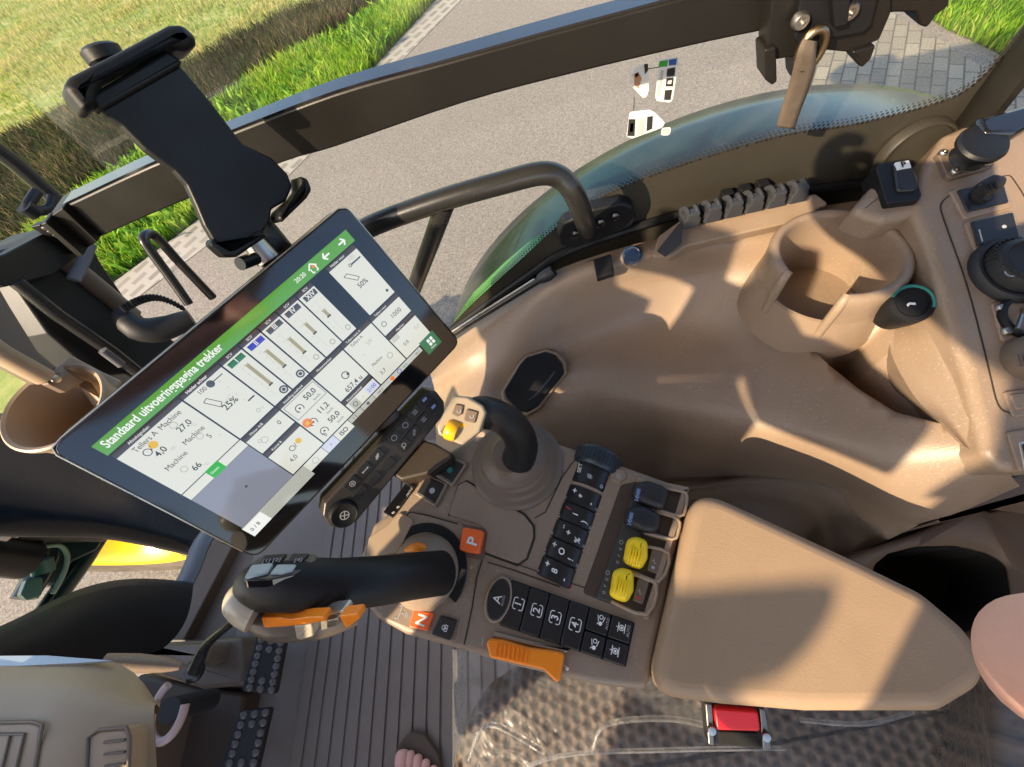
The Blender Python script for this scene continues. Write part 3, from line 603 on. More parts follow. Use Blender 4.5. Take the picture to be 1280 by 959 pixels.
# orange speed lever
b = MB().use(ORG); dz = -.004
b.slab(cl([(611, 804), (615, 797), (632, 799), (662, 808), (692, 812), (707, 815), (700, 855), (681, 836), (650, 829), (615, 821)], dz), UP, .012, r=.004, bev=.0025, base=-.012)
for i in range(8):
    x = 620 + i * 5.4; b.tube([c(x + 1, 803.5 + i * 1.3, .0085), c(x - 1, 820 + i * 1.2, .0085)], .0011, seg=6)
obj('orange_speed_lever', b, None, con)
sym(con, GRYP, 603, 803, .0008, [(-2, 0, 2, 0), (2, 0, 3, 2), (-2, 0, -3, -1)], name='slow_symbol'); sym(con, WHT, 709, 836, .0008, [('d', 0, 0, 1.6), (0, 0, 2, 3)], name='fast_symbol')
b = MB().use(TANL); b.slab(cl([(619, 789), (660, 800), (715, 812), (706, 816), (650, 804), (617, 796)], .0), UP, .003, r=.002, bev=.0015, base=-.01); obj('lever_guard', b, None, con)
# padded top
b = MB().use(LEATH)
b.slab(cl([(864, 612), (960, 656), (1050, 698), (1140, 742), (1192, 786), (1216, 826), (1210, 856), (1160, 886), (1000, 886), (900, 878), (806, 866)], .0), UP, .020, r=.03, base=-.05, seg=8)
pad = obj('armrest_pad', b, None, con, ang=30); md = pad.modifiers.new('round', 'BEVEL'); md.width = .017; md.segments = 6; md.limit_method = 'ANGLE'; md.angle_limit = math.radians(50); q = pad.modifiers.get('normals'); pad.modifiers.remove(q); q = pad.modifiers.new('normals', 'WEIGHTED_NORMAL'); q.keep_sharp = True
b = MB().use(TAND); b.slab(cl([(880, 700), (960, 720), (1060, 780), (1060, 850), (900, 850), (840, 830)], -.05), UP, .0, r=.02, base=-.2); obj('armrest_support', b, None, con)
# ================================================================== moulded side console under the window
YW = -.47
def npt(t):
    x, y, z = t
    return ay(x, y, -.445) if z == 'y' else hz(x, y, z)
NET = [
 [(536, 462, 'y'), (556, 432, 'y'), (600, 396, 'y'), (650, 362, 'y'), (700, 336, 'y'), (770, 312, 'y'), (850, 292, 'y'), (960, 270, 'y'), (1080, 250, 'y'), (1200, 240, 'y')],
 [(540, 475, .42), (578, 446, .485), (614, 412, .517), (662, 378, .556), (710, 351, .586), (776, 329, .605), (850, 313, .612), (960, 297, .612), (1080, 290, .612), (1200, 300, .610)],
 [(544, 492, .40), (588, 470, .47), (624, 448, .500), (670, 415, .525), (716, 388, .540), (780, 366, .550), (855, 348, .556), (960, 345, .572), (1080, 350, .585), (1210, 360, .590)],
 [(545, 515, .38), (590, 500, .470), (634, 480, .478), (682, 452, .486), (732, 432, .490), (792, 420, .495), (870, 415, .505), (970, 420, .545), (1090, 430, .575), (1215, 440, .600)],
 [(545, 540, .36), (594, 530, .468), (640, 510, .475), (692, 484, .488), (744, 474, .498), (804, 480, .506), (884, 490, .520), (984, 505, .545), (1105, 515, .570), (1225, 520, .605)],
 [(545, 565, .34), (598, 562, .452), (646, 548, .456), (700, 530, .458), (752, 524, .462), (822, 535, .468), (902, 548, .486), (1004, 558, .522), (1124, 585, .552), (1252, 578, .595)],
 [(548, 595, .30), (600, 598, .40), (650, 600, .38), (710, 600, .37), (770, 608, .36), (850, 602, .37), (932, 597, .395), (1032, 605, .44), (1142, 652, .49), (1275, 608, .53)],
]
side = thing('side_console', 'large moulded tan side console with cup holder and storage pocket along the window', 'side console', hz(800, 450, .25))
def smooth_rows(rows, k=5):
    a = [catmull(r, k) for r in rows]
    return [list(r) for r in zip(*[catmull(cc, k) for cc in zip(*a)])]
rows = smooth_rows([[npt(t) for t in r] for r in NET], 6)
b = MB().use(TAN); vs = b.grid(rows)
per = vs[0] + [r[-1] for r in vs[1:]] + list(reversed(vs[-1][:-1])) + [r[0] for r in reversed(vs[1:-1])]
low = [b.bm.verts.new(V((v.co.x, v.co.y, .20))) for v in per]
for i in range(len(per)): b.f([per[i], per[(i + 1) % len(per)], low[(i + 1) % len(low)], low[i]])
b.f(low)
shell = obj('moulded_shell', b, None, side, ang=50)
def cut(o, l, z0, z1, r=.01):
    root = o
    while root.parent is not None: root = root.parent
    q = MB().use(TAND); q.slab([hz(x, y, z0[1]) + UP * (z0[0] - z0[1]) for x, y in l], UP, z1 - z0[0], r=r)
    ct = obj('cutter', q, None, None, loc=V(root['_o'])); md = o.modifiers.new('cut', 'BOOLEAN'); md.operation = 'DIFFERENCE'; md.object = ct; md.solver = 'EXACT'
    bpy.context.view_layer.update(); bake(o); bpy.data.objects.remove(ct)
    o.data.set_sharp_from_angle(angle=math.radians(45))
cut(shell, [(1004, 418), (1050, 412), (1094, 418), (1103, 448), (1145, 494), (1184, 531), (1204, 556), (1178, 555), (1110, 522), (1070, 490), (1036, 456)], (.43, .56), .75, r=.008)
# cup holder with a slot for a mug handle
hc = hz(1051, 314, .643)
q = MB().use(TAND); q.slab([V((hc.x + .0645 * math.cos(a), hc.y + .0645 * math.sin(a), .50)) for a in [2 * math.pi * i / 40 for i in range(40)]], UP, .3)
ct = obj('cutter', q, None, None, loc=V(side['_o'])); ct.modifiers.clear(); md = shell.modifiers.new('cut', 'BOOLEAN'); md.operation = 'DIFFERENCE'; md.object = ct; md.solver = 'EXACT'
bpy.context.view_layer.update(); bake(shell); bpy.data.objects.remove(ct); shell.data.set_sharp_from_angle(angle=math.radians(45))
cc0 = hz(1051, 314, .643)
ref = (hz(999, 383, .643) - cc0); ref.z = 0
b = MB().use(TAN); R0, R1 = .0710, .0595
prof = [(R0 + .004, -.115), (R0 + .002, -.06), (R0, -.02), (R0 + .0008, -.006), (R0 - .0012, -.0015), (R0 - .0035, .0008), (R0 - .006, .0014), (R0 - .0085, .0008), (R1 + .001, -.0015), (R1, -.006), (R1 - .003, -.06), (R1 - .005, -.085)]
g0 = math.radians(30)
b.lathe(cc0, UP, prof, seg=64, a0=g0, a1=2 * math.pi - g0, ref=ref)
for a in (g0, 2 * math.pi - g0):
    u = ref.normalized(); v = UP.cross(u); d_ = u * math.cos(a) + v * math.sin(a)
    b.poly([cc0 + d_ * r + UP * h for r, h in prof])
b.lathe(cc0, UP, [(R0 - .005, -.115), (R0 - .004, -.084), (0, -.084)], seg=48)
u = ref.normalized(); v = UP.cross(u)
for s in (-1, 1):
    d_ = u * math.cos(g0) + v * (s * math.sin(g0)); p0 = cc0 + d_ * (R1 + .003); 
    b.tube([p0 + UP * -.002, p0 + u * .006 + UP * -.008, p0 + u * .010 + UP * -.025, p0 + u * .012 + UP * -.06], [(.0052, .0052)] * 4, seg=10, sub=3)
cup = obj('cup_holder', b, None, side, ang=45)
b = MB().use(TAN); b.lathe(cc0, UP, [(R0 + .011, -.098), (R0 + .009, -.086), (R0 + .006, -.070), (R0 + .003, -.052), (R0 + .001, -.040), (R0 - .002, -.039)], seg=48); obj('cup_collar', b, None, side)
b = MB().use(BLK); q = [(630, 489), (650, 456), (658, 447), (682, 440), (694, 444), (703, 455), (705, 467), (672, 508), (660, 515), (647, 514), (632, 498)]
PN = V((.0, .22, .975)).normalized(); PV = Plane(hz(667, 478, .496), PN)
b.slab([PV.at(*p) for p in q], PN, .003, r=.006, bev=.0025, base=-.012); hp = obj('hatch_handle', b, None, side)
b = MB().use(TAN); b.slab([PV.at(667 + (x - 667) * 1.12, 478 + (y - 478) * 1.12) for x, y in q], PN, -.001, r=.006, bev=.003, base=-.02); obj('hatch_surround', b, None, side)
b = MB().use(BLKG); b.tube([PV.at(660, 502, .0032), PV.at(676, 488, .0042), PV.at(694, 464, .0032)], [(.0008, .0008), (.003, .0012), (.0008, .0008)], seg=8, sub=3); obj('finger_slot', b, None, hp)
# round usb socket
uc = hz(1138, 380, .632); un = V((.15, .35, .92)).normalized()
b = MB().use(BLK); b.lathe(uc, un, [(.018, -.04), (.021, -.012), (.021, .001), (.0195, .004), (.015, .0045), (.0145, .002), (0, .002)], seg=36); us_ = obj('round_socket', b, None, side)
b = MB().use(TEALP); b.lathe(uc, un, [(.0165, .0042), (.018, .0064), (.0196, .0048)], seg=36, a0=math.radians(150), a1=math.radians(330), ref=V((1, 0, 0))); obj('teal_ring', b, None, us_)
text('~', uc + un * .0026, V((-.9, -.1, 0)), V((.1, -.9, .3)), .018, WHT, us_, bold=.03)
b = MB().use(TAND); b.tube([hz(x, y, .592) for x, y in [(1180, 330), (1178, 368), (1165, 390), (1140, 402)]], .0012, seg=6, sub=3); obj('seam', b, None, side)
# ledge with seam line
b = MB().use(SEAM); b.tube([ay(x, y, -.437) for x, y in [(690, 346), (740, 326), (790, 312), (850, 298), (950, 281), (985, 278)]], .0012, seg=6, sub=3); obj('ledge_seam', b, None, side)
# lower inner trim and rear trim with the dark opening
low_t = thing('lower_trim', 'dark brown lower trim sloping down between padded armrest and side console', 'trim panel', hz(1000, 650, .2))
b = MB().use(TANC)
rows = smooth_rows([[hz(760, 600, .37), hz(860, 606, .385), hz(940, 594, .40), hz(1020, 598, .43), hz(1152, 652, .475)], [hz(770, 640, .33), hz(870, 630, .34), hz(950, 620, .35), hz(1030, 640, .37), hz(1090, 685, .40)], [hz(780, 700, .28), hz(880, 700, .28), hz(960, 690, .29), hz(1030, 690, .31), hz(1066, 698, .33)]], 4)
b.grid(rows); o = obj('inner_panel', b, None, low_t); sm_ = o.modifiers.new('thickness', 'SOLIDIFY'); sm_.thickness = .008
rt = thing('rear_trim', 'grey brown rear corner trim with a black opening beside the armrest end', 'trim panel', hz(1160, 690, .3))
b = MB().use(TAND); b.slab([hz(x, y, .44) for x, y in [(1062, 696), (1150, 664), (1225, 632), (1236, 640), (1262, 634), (1300, 612), (1420, 640), (1500, 850), (1240, 860), (1090, 790), (1040, 740)]], UP, 0, r=.006, bev=.004, base=-.12)
rp = obj('panel', b, None, rt)
cut(rp, [(1090, 708), (1110, 692), (1150, 682), (1200, 681), (1240, 690), (1266, 704), (1275, 760), (1200, 800), (1100, 780)], (.335, .44), .6, r=.02)
b = MB().use(DARK); b.slab([hz(x, y, .334) for x, y in [(1060, 690), (1240, 660), (1320, 700), (1320, 820), (1120, 820)]], UP, .004); obj('opening_bottom', b, None, rt)
b = MB().use(DARK)
loop_ = [hz(x, y, .44) for x, y in [(1090, 708), (1110, 692), (1150, 682), (1200, 681), (1240, 690), (1266, 704), (1275, 760), (1200, 800), (1100, 780)]]
lp3 = roundpoly([V((p.x, p.y)) for p in loop_], .02)
lp3 = inset(lp3 if sum(lp3[i - 1].x * lp3[i].y - lp3[i].x * lp3[i - 1].y for i in range(len(lp3))) > 0 else lp3[::-1], .0015)
b.grid([[V((p.x, p.y, z)) for p in lp3 + lp3[:1]] for z in (.338, .432)]); obj('opening_lining', b, None, rt)
b = MB().use(TAND); b.slab([hz(x, y, .50) for x, y in [(1148, 660), (1250, 606), (1300, 580), (1420, 590), (1420, 640), (1290, 620), (1240, 636)]], UP, 0, r=.004, bev=.004, base=-.09); obj('upper_lip', b, None, rt)
# ================================================================== switch panel at the rear right
SPN = V((0, .224, 1)).normalized(); SPP = Plane(V((0, -.16, .625)), SPN)
def sp(x, y, dz=0.0): return SPP.at(x, y, dz)
swp = thing('switch_panel', 'raised tan rear switch panel with round sockets, knobs and black rocker switches', 'switch panel', sp(1240, 400, -.2))
b = MB().use(TAN)
b.slab([sp(*p) for p in [(1138, 256), (1146, 232), (1160, 200), (1182, 166), (1240, 140), (1420, 90), (1480, 300), (1460, 560), (1330, 590), (1256, 590), (1232, 566), (1212, 478), (1192, 416), (1175, 356), (1160, 306)]], SPN, 0, r=.012, bev=.0095, bseg=5, base=-.05, seg=6)
obj('panel_body', b, None, swp, ang=60)
b = MB().use(TAN); te = [(1140, 250), (1152, 285), (1166, 328), (1180, 372), (1192, 410), (1214, 480), (1228, 530), (1238, 566)]; fe = [(1134, 262, .64), (1146, 300, .625), (1150, 340, .610), (1138, 384, .594), (1112, 430, .578), (1142, 494, .588), (1180, 530, .600), (1206, 558, .602)]
t3 = [sp(x, y, -.0105) for x, y in te]; f3 = [hz(x, y, z) for x, y, z in fe]
b.grid([catmull([a.lerp(e, q) + V((0, 0, .006 * math.sin(q * 3.14) * (1 if q < .6 else -.6))) for a, e in zip(t3, f3)], 5) for q in (0, .15, .3, .45, .6, .75, .9, 1)]); b.grid([catmull(f3, 5), catmull([p + V((-.035, -.075, -.085)) for p in f3], 5)])
obj('side_slope', b, None, swp, ang=0)
b = MB().use(TAN); b.slab([sp(*p) for p in [(1064, 262), (1088, 236), (1106, 214), (1150, 200), (1166, 262), (1108, 276)]], SPN, -.002, r=.008, bev=.010, base=-.035); obj('front_shoulder', b, None, swp)
def spart(name, l, m, h, base=-.003, r=.002, bev=.0015, dz=0.0, parent=None):
    b = MB().use(m); b.slab([sp(x, y, dz) for x, y in l], SPN, h, r=r, bev=bev, base=base); return obj(name, b, None, parent or swp)
b = MB().use(SEAM); b.tube([sp(x, y, .0003) for x, y in [(1186, 245), (1176, 256), (1180, 275), (1200, 330), (1215, 378), (1231, 440), (1240, 478), (1248, 506), (1262, 516), (1300, 514)]], .0007, seg=6, sub=3); obj('seam', b, None, swp)
b = MB().use(SEAM); b.tube([sp(x, y, .0003) for x, y in [(1186, 245), (1210, 236), (1255, 220), (1268, 226), (1290, 262)]], .0005, seg=6, sub=3); obj('seam', b, None, swp)
pk = spart('rocker_housing', [(1090, 214), (1094, 210), (1132, 203), (1147, 249), (1144, 255), (1104, 260)], BLK, .007, r=.002, bev=.002, base=-.02)
rk = spart('rocker', [(1109, 212), (1130, 208), (1141, 241), (1136, 246), (1114, 247)], BLKG, .0105, base=.004, r=.003, bev=.003, parent=pk); rk.data.materials[0] = KEY
lb = spart('white_label', [(1110, 213), (1127, 210), (1130, 219), (1113, 222)], WHT, .0112, base=.009, r=.0006, bev=.0002, parent=pk)
text('P', sp(1120, 216) + SPN * .0118, sp(1127, 210) - sp(1110, 213), sp(1110, 213) - sp(1113, 222), .010, DARK, pk, bold=.03)
# ball mount with four screws
bm_ = spart('mount_plate', [(1167, 196), (1172, 192), (1226, 190), (1238, 210), (1233, 214), (1184, 228), (1178, 224)], TAND, .006, r=.003)
b = MB().use(BLK); oc = sp(1203, 203); b.lathe(oc, SPN, [(.018, .004), (.0165, .008), (.0145, .011), (.0145, .017), (.017, .019), (.0225, .021), (.023, .025), (.021, .028), (.010, .029), (0, .0285)], seg=36); bl = obj('round_mount', b, None, swp)
b = MB().use(BLKG); b.slab([sp(x, y, .0) for x, y in [(1190, 176), (1228, 168), (1256, 160), (1262, 182), (1238, 196), (1200, 196)]], SPN, .031, r=.006, bev=.005, base=.020); obj('cover_flap', b, None, swp)
for (x, y) in [(1173, 197), (1228, 209), (1187, 220), (1247, 185)]:
    b = MB().use(METAL); b.lathe(sp(x, y), SPN, [(.0042, .004), (.0042, .0075), (.003, .009), (.0016, .009), (.0016, .0078), (0, .0078)], seg=14); obj('screw', b, None, swp)
spart('toggle_frame', [(1184, 240), (1250, 224), (1264, 260), (1204, 276)], TAN, .0025, r=.004)
tg = spart('toggle_plate', [(1193, 241), (1249, 228), (1257, 256), (1206, 268)], KEY, .0045)
b = MB().use(RUB); b.lathe(sp(1222, 248), SPN, [(.010, .003), (.0095, .009), (.006, .012), (0, .012)], seg=20); q0 = sp(1222, 248, .010); q1 = sp(1232, 236, .030); b.tube([q0, q0.lerp(q1, .5), q1], [.005, .006, .004], seg=10)
b.slab([sp(x, y, .022) for x, y in [(1212, 236), (1232, 226), (1248, 230), (1246, 240), (1222, 248)]], V((.1, .3, .95)), .012, r=.003, bev=.004); tl = obj('toggle_lever', b, None, swp)
b = MB().use(DARK)
for i in range(4): b.tube([sp(1226 + i * 5.6, 232.5 - i * 1.3, .0344), sp(1229.5 + i * 5.6, 239.5 - i * 1.3, .0344)], .0012, seg=6)
obj('grip_groove', b, None, tl)
spart('blank_frame', [(1203, 280), (1264, 264), (1280, 302), (1218, 318)], TAN, .0025, r=.004)
bp_ = spart('blank_switch', [(1210, 280), (1262, 268), (1270, 300), (1218, 310)], KEY, .0045)
b = MB().use(GRYP); b.tube([sp(1224, 287, .0047), sp(1228, 302, .0047)], .0006, seg=6); b.lathe(sp(1250, 287), SPN, [(.002, .0045), (.002, .005), (0, .005)], seg=10); obj('symbol', b, None, bp_)
b = MB().use(RUB); b.lathe(sp(1262, 340), SPN, [(.036, -.002), (.036, .006), (.033, .010), (.030, .010), (.028, .006), (.0265, .016), (.024, .022), (.020, .024), (.018, .020), (0, .020)], seg=48)
for i in range(30):
    a = 2 * math.pi * i / 30; b.tube([sp(1262, 340) + V((math.cos(a) * .0268, math.sin(a) * .0268, .008)), sp(1262, 340) + V((math.cos(a) * .0245, math.sin(a) * .0245, .0215))], .0011, seg=6)
rk_ = obj('rotary_knob', b, None, swp); text('o', sp(1262, 340, .0206), V((-1, 0, 0)), V((0, -1, 0)), .02, GRYP, rk_)
spart('socket_plate', [(1238, 380), (1300, 366), (1316, 416), (1250, 428)], TAN, .0022, r=.004)
b = MB().use(BLK); b.lathe(sp(1279, 398), SPN, [(.0235, .001), (.0235, .005), (.021, .007), (.017, .006), (.016, -.001), (0, -.001)], seg=36); sk = obj('power_socket', b, None, swp)
b = MB().use(METAL); b.lathe(sp(1279, 392), SPN, [(.005, 0), (.005, .014), (.003, .016), (0, .016)], seg=16); b.tube([sp(1278, 394, .008), sp(1272, 412, .010)], .0022, seg=8); obj('ignition_key', b, None, swp)
for (x, y) in [(1247, 387), (1254, 416)]:
    b = MB().use(METAL); b.lathe(sp(x, y), SPN, [(.0042, .001), (.0042, .0045), (.003, .006), (0, .0062)], seg=14); obj('screw', b, None, swp)
b = MB().use(TAND); b.lathe(sp(1284, 450), SPN, [(.022, 0), (.021, .012), (.018, .016), (0, .017)], seg=36)
for i in range(6): b.tube([sp(1270 + i * 5, 444 + i * .5, .0172), sp(1274 + i * 5, 458 + i * .5, .0172)], .0011, seg=6)
b.use(METAL); b.lathe(sp(1262, 453), SPN, [(.004, .001), (.005, .007), (0, .010)], seg=14); obj('ribbed_knob', b, None, swp)
spart('recess_lid', [(1252, 490), (1300, 484), (1310, 516), (1264, 522)], TAN, .002, r=.004); spart('recess_lid', [(1258, 494), (1300, 488), (1306, 508), (1266, 513)], TAN, .0035, r=.003, base=0)
spart('lower_frame', [(1256, 540), (1330, 530), (1340, 585), (1272, 590)], TAN, .0022, r=.004)
rs = spart('purple_switch', [(1270, 553), (1320, 545), (1326, 585), (1277, 588)], CHROME, .003, r=.002); k = spart('rocker', [(1273, 556), (1320, 548), (1324, 582), (1279, 584)], mat('violet_black', (.035, .022, .045), .25), .0055, parent=rs)
# ================================================================== side window, its printed border and pillars
def wy(x, y, o=0.0): return ay(x, y, YW + o)
win = thing('side_window', 'large side window pane with a dark dotted printed border along its lower edge', 'window', V((0, YW, .5)))
GM, nt, out = nodes_of('window_glass')
tr = nt.nodes.new('ShaderNodeBsdfTransparent'); tr.inputs[0].default_value = (.93, .96, .945, 1)
gl = nt.nodes.new('ShaderNodeBsdfGlossy'); gl.inputs['Roughness'].default_value = .02; fr = nt.nodes.new('ShaderNodeLayerWeight'); fr.inputs['Blend'].default_value = .5
def facing_mix(nt, lw, f0, k):
    p = nt.nodes.new('ShaderNodeMath'); p.operation = 'POWER'; p.inputs[1].default_value = 5.0; nt.links.new(lw.outputs['Facing'], p.inputs[0])
    a = nt.nodes.new('ShaderNodeMath'); a.operation = 'MULTIPLY_ADD'; a.inputs[1].default_value = k; a.inputs[2].default_value = f0; nt.links.new(p.outputs[0], a.inputs[0]); return a.outputs[0]
tr0 = tr; dfg = nt.nodes.new('ShaderNodeBsdfDiffuse'); dfg.inputs[0].default_value = (.8, .8, .8, 1); gn = nt.nodes.new('ShaderNodeTexNoise'); gn.inputs['Scale'].default_value = 7; gn.inputs['Detail'].default_value = 5; gn.inputs['Distortion'].default_value = 1.5; gg = nt.nodes.new('ShaderNodeNewGeometry'); nt.links.new(gg.outputs['Position'], gn.inputs['Vector'])
gm = nt.nodes.new('ShaderNodeMapRange'); gm.inputs['From Min'].default_value = .38; gm.inputs['From Max'].default_value = .75; gm.inputs['To Min'].default_value = .004; gm.inputs['To Max'].default_value = .05; nt.links.new(gn.outputs['Fac'], gm.inputs['Value'])
tr = nt.nodes.new('ShaderNodeMixShader'); nt.links.new(gm.outputs[0], tr.inputs[0]); nt.links.new(tr0.outputs[0], tr.inputs[1]); nt.links.new(dfg.outputs[0], tr.inputs[2])
mx = nt.nodes.new('ShaderNodeMixShader'); nt.links.new(facing_mix(nt, fr, .03, .6), mx.inputs[0]); nt.links.new(tr.outputs[0], mx.inputs[1]); nt.links.new(gl.outputs[0], mx.inputs[2]); nt.links.new(mx.outputs[0], out.inputs[0])
frit = [(470, 520), (545, 430), (585, 385), (640, 335), (688, 290), (715, 268), (740, 252), (790, 228), (850, 206), (920, 184), (990, 166), (1060, 156), (1120, 142), (1170, 128), (1215, 106), (1290, 30)]
fp = catmull([wy(*p) for p in frit], 5)
zt, x0, x1 = 1.62, .62, -1.05
b = MB().use(GM)
top = [V((p.x, YW, zt)) for p in fp]
for k in range(len(fp) - 1):
    for yy in (0,): b.poly([fp[k] + V((0, yy, -.03)), fp[k + 1] + V((0, yy, -.03)), top[k + 1] + V((0, yy, 0)), top[k] + V((0, yy, 0))])
obj('pane', b, None, win, ang=0)
FRIT = mat('printed_border', (.038, .034, .027), .42, grain=(300, .1, .0005), var=.15)
b = MB().use(FRIT)
for k in range(len(fp) - 1):
    a, e = fp[k], fp[k + 1]
    b.poly([a + V((0, .0015, 0)), e + V((0, .0015, 0)), V((e.x, YW + .0015, max(.36, e.z - .30))), V((a.x, YW + .0015, max(.36, a.z - .30)))])
acc_, i_ = 0.0, 0
L_ = [0.0]
for k in range(len(fp) - 1): L_.append(L_[-1] + (fp[k + 1] - fp[k]).length)
s_ = 0.0
while s_ < L_[-1] - .01:
    k = max(i for i in range(len(L_)) if L_[i] <= s_); k = min(k, len(fp) - 2)
    t = (s_ - L_[k]) / max(1e-6, L_[k + 1] - L_[k]); p = fp[k].lerp(fp[k + 1], t) + V((0, .0015, 0)); d_ = (fp[k + 1] - fp[k]).normalized(); nn = V((-d_.z, 0, d_.x)); nn = nn if nn.z > 0 else -nn
    for o_, r__ in ((.0004, .0021), (.0046, .0015), (.0080, .0009)):
        b.poly([p + nn * o_ + d_ * (.0026 if o_ == .0046 else 0) + (d_ * math.cos(t) + nn * math.sin(t)) * r__ for t in [2 * math.pi * i / 8 for i in range(8)]])
    s_ += .0052
o = obj('printed_border', b, None, win, ang=0)
# warning labels stuck on the glass
def sticker(label, outline, draws, name='warning_label'):
    b = MB().use(WHT); b.slab([wy(x, y, .0005) for x, y in outline], V((0, 1, 0)), .0006, r=.003)
    o = obj(name, b, None, None); tag(o, label, 'sticker', 'labels stuck on the side window')
    for m, pts in draws:
        g = MB().use(m); g.slab([wy(x, y, .0012) for x, y in pts], V((0, 1, 0)), .0003); obj('pictogram', g, None, o)
    return o
FAINT = mat('sticker_grey', (.5, .52, .5), .5); STG = mat('sticker_green', (.05, .4, .05), .5); STB = mat('sticker_blue', (.03, .1, .42), .5); STK = mat('sticker_ink', (.03, .03, .03), .5); STS = mat('sticker_skin', (.5, .25, .14), .5)
sticker('tall white window label with green and blue squares above small black pictograms', [(824, 75), (847, 71), (848, 76), (841, 123), (838, 128), (821, 126), (819, 121)],
        [(STG, [(824, 77), (835, 75), (834, 83), (823, 84)]), (STB, [(836, 75), (846, 73), (845, 81), (836, 82)]), (STK, [(834, 86), (844, 84), (843, 95), (833, 96)]), (STK, [(833, 98), (842, 97), (841, 108), (832, 108)]), (STK, [(831, 113), (840, 112), (838, 125), (830, 125)]), (FAINT, [(826, 88), (830, 88), (824, 120), (821, 120)]), (WHT, [(836, 88), (841, 87), (840, 92), (836, 93)]), (WHT, [(835, 101), (840, 100), (839, 105), (834, 105)])])
sticker('white fan shaped window label with a small picture of a person', [(806, 80), (810, 80), (811, 112), (808, 121), (803, 122), (790, 108), (787, 96), (792, 86)], [(STS, [(792, 93), (798, 90), (802, 98), (798, 111), (793, 106)]), (STK, [(794, 92), (798, 91), (798, 95), (794, 97)]), (STK, [(805, 80), (810, 80), (810, 88), (806, 93)])])
sticker('white arrow shaped window label with two black rectangles, lowest of the labels', [(787, 140), (812, 137), (818, 140), (831, 153), (828, 159), (818, 163), (790, 173), (783, 170)], [(STK, [(786, 149), (794, 149), (793, 170), (784, 170)]), (STK, [(809, 146), (816, 145), (815, 161), (808, 164)]), (FAINT, [(797, 149), (805, 148), (804, 168), (796, 169)]), (WHT, [(788, 154), (792, 154), (791, 165), (787, 165)])])
sticker('tiny square white label just above the fender', [(827, 160), (839, 159), (837, 169), (826, 169)], [(FAINT, [(829, 161), (837, 161), (836, 167), (828, 167)])])
b = MB().use(STK); b.tube([wy(810, 86, .001), wy(824, 84, .001)], .0004, seg=5); b.tube([wy(793, 122, .001), wy(792, 138, .001)], .0004, seg=5); tag(obj('wiring_line', b, None, None), 'thin black printed line joining the window labels', 'printed line')
# black sill strip and corner pillar, disc cover
b = MB().use(BLK); q = [ay(x, y, -.464) for x, y in [(556, 420), (610, 380), (660, 345), (700, 318), (770, 292), (850, 268), (950, 246), (1040, 234), (1110, 222), (1180, 190)]]
b.tube(q, [(.006, .006)] * len(q), seg=8, sub=4); tag(obj('window_seal', b, None, None), 'black rubber seal strip running along the bottom of the side window', 'seal')
b = MB().use(FRIT); p = ay(1143, 194, -.458); b.lathe(p, V((0, 1, .1)), [(.041, -.006), (.041, .002), (.0385, .006), (.036, .006), (.0345, .002), (.0, .002)], seg=44); tag(obj('round_cover', b, None, None), 'round black cover set in the trim below the window corner', 'cover')
b = MB().use(BLKM); b.tube([ay(1200, 172, -.46), ay(1222, 145, -.46), ay(1262, 92, -.46), ay(1330, 10, -.46)], [(.014, .022)] * 4, seg=10, sub=2)
pil = obj('rear_pillar', b, None, None); tag(pil, 'dark slanted rear window pillar in the upper right corner', 'pillar')
# ================================================================== window rail, latch, handles
RY = -.415
rail = thing('window_rail', 'long flat black steel rail running across the side window', 'rail', ay(600, 100, RY))
tp_ = catmull([ay(x, y, RY) for x, y in [(80, 258), (187, 208), (293, 165), (420, 117), (544, 82), (687, 42), (792, 14), (900, -16), (1010, -46), (1200, -100)]], 4)
bt_ = catmull([ay(x, y, RY) for x, y in [(123, 298), (217, 257), (353, 204), (420, 184), (581, 129), (720, 92), (860, 59), (950, 40), (1050, 20), (1240, -25)]], 4)
b = MB().use(BLKM); bk = V((0, -.024, 0))
for k in range(len(tp_) - 1):
    a, e, f_, g_ = tp_[k], tp_[k + 1], bt_[k + 1], bt_[k]
b.grid([[p for p in bt_], [p for p in tp_], [p + bk for p in tp_], [p + bk for p in bt_], [p for p in bt_]])
bmesh.ops.remove_doubles(b.bm, verts=b.bm.verts, dist=1e-5)
ro = obj('rail_bar', b, None, rail, ang=30)
b = MB().use(BLKG); b.grid([[p + V((0, o, h)) for p in tp_] for o, h in ((-.001, .0), (-.001, .002), (-.022, .002), (-.022, 0))]); obj('top_edge', b, None, rail)
bv = ro.modifiers.new('edge', 'BEVEL'); bv.width = .002; bv.segments = 2; bv.limit_method = 'ANGLE'
b = MB().use(BLKM); b.slab([ay(x, y, RY + .004) for x, y in [(62, 269), (80, 257), (124, 299), (108, 309)]], V((0, 1, 0)), .004, bev=.001, base=-.03); b.slab([ay(x, y, RY + .004) for x, y in [(60, 268), (66, 265), (112, 307), (106, 310)]], V((0, 1, 0)), .016, bev=.001, base=0); obj('end_flange', b, None, rail)
lt = thing('window_latch', 'black latch block with two bolts hanging on the window rail', 'latch', ay(1000, 40, RY + .02))
def lq2(name, l, m, h, base=0.0, off=.0, r=.002, bev=.0015):
    b = MB().use(m); b.slab([ay(x, y, RY + off) for x, y in l], V((0, 1, 0)), h, r=r, bev=bev, base=base); return obj(name, b, None, lt)
lq2('latch_block', [(955, -30), (1100, -60), (1098, 4), (1085, 36), (1050, 52), (1010, 48), (975, 58), (952, 62), (948, 44)], BLKM, .020)
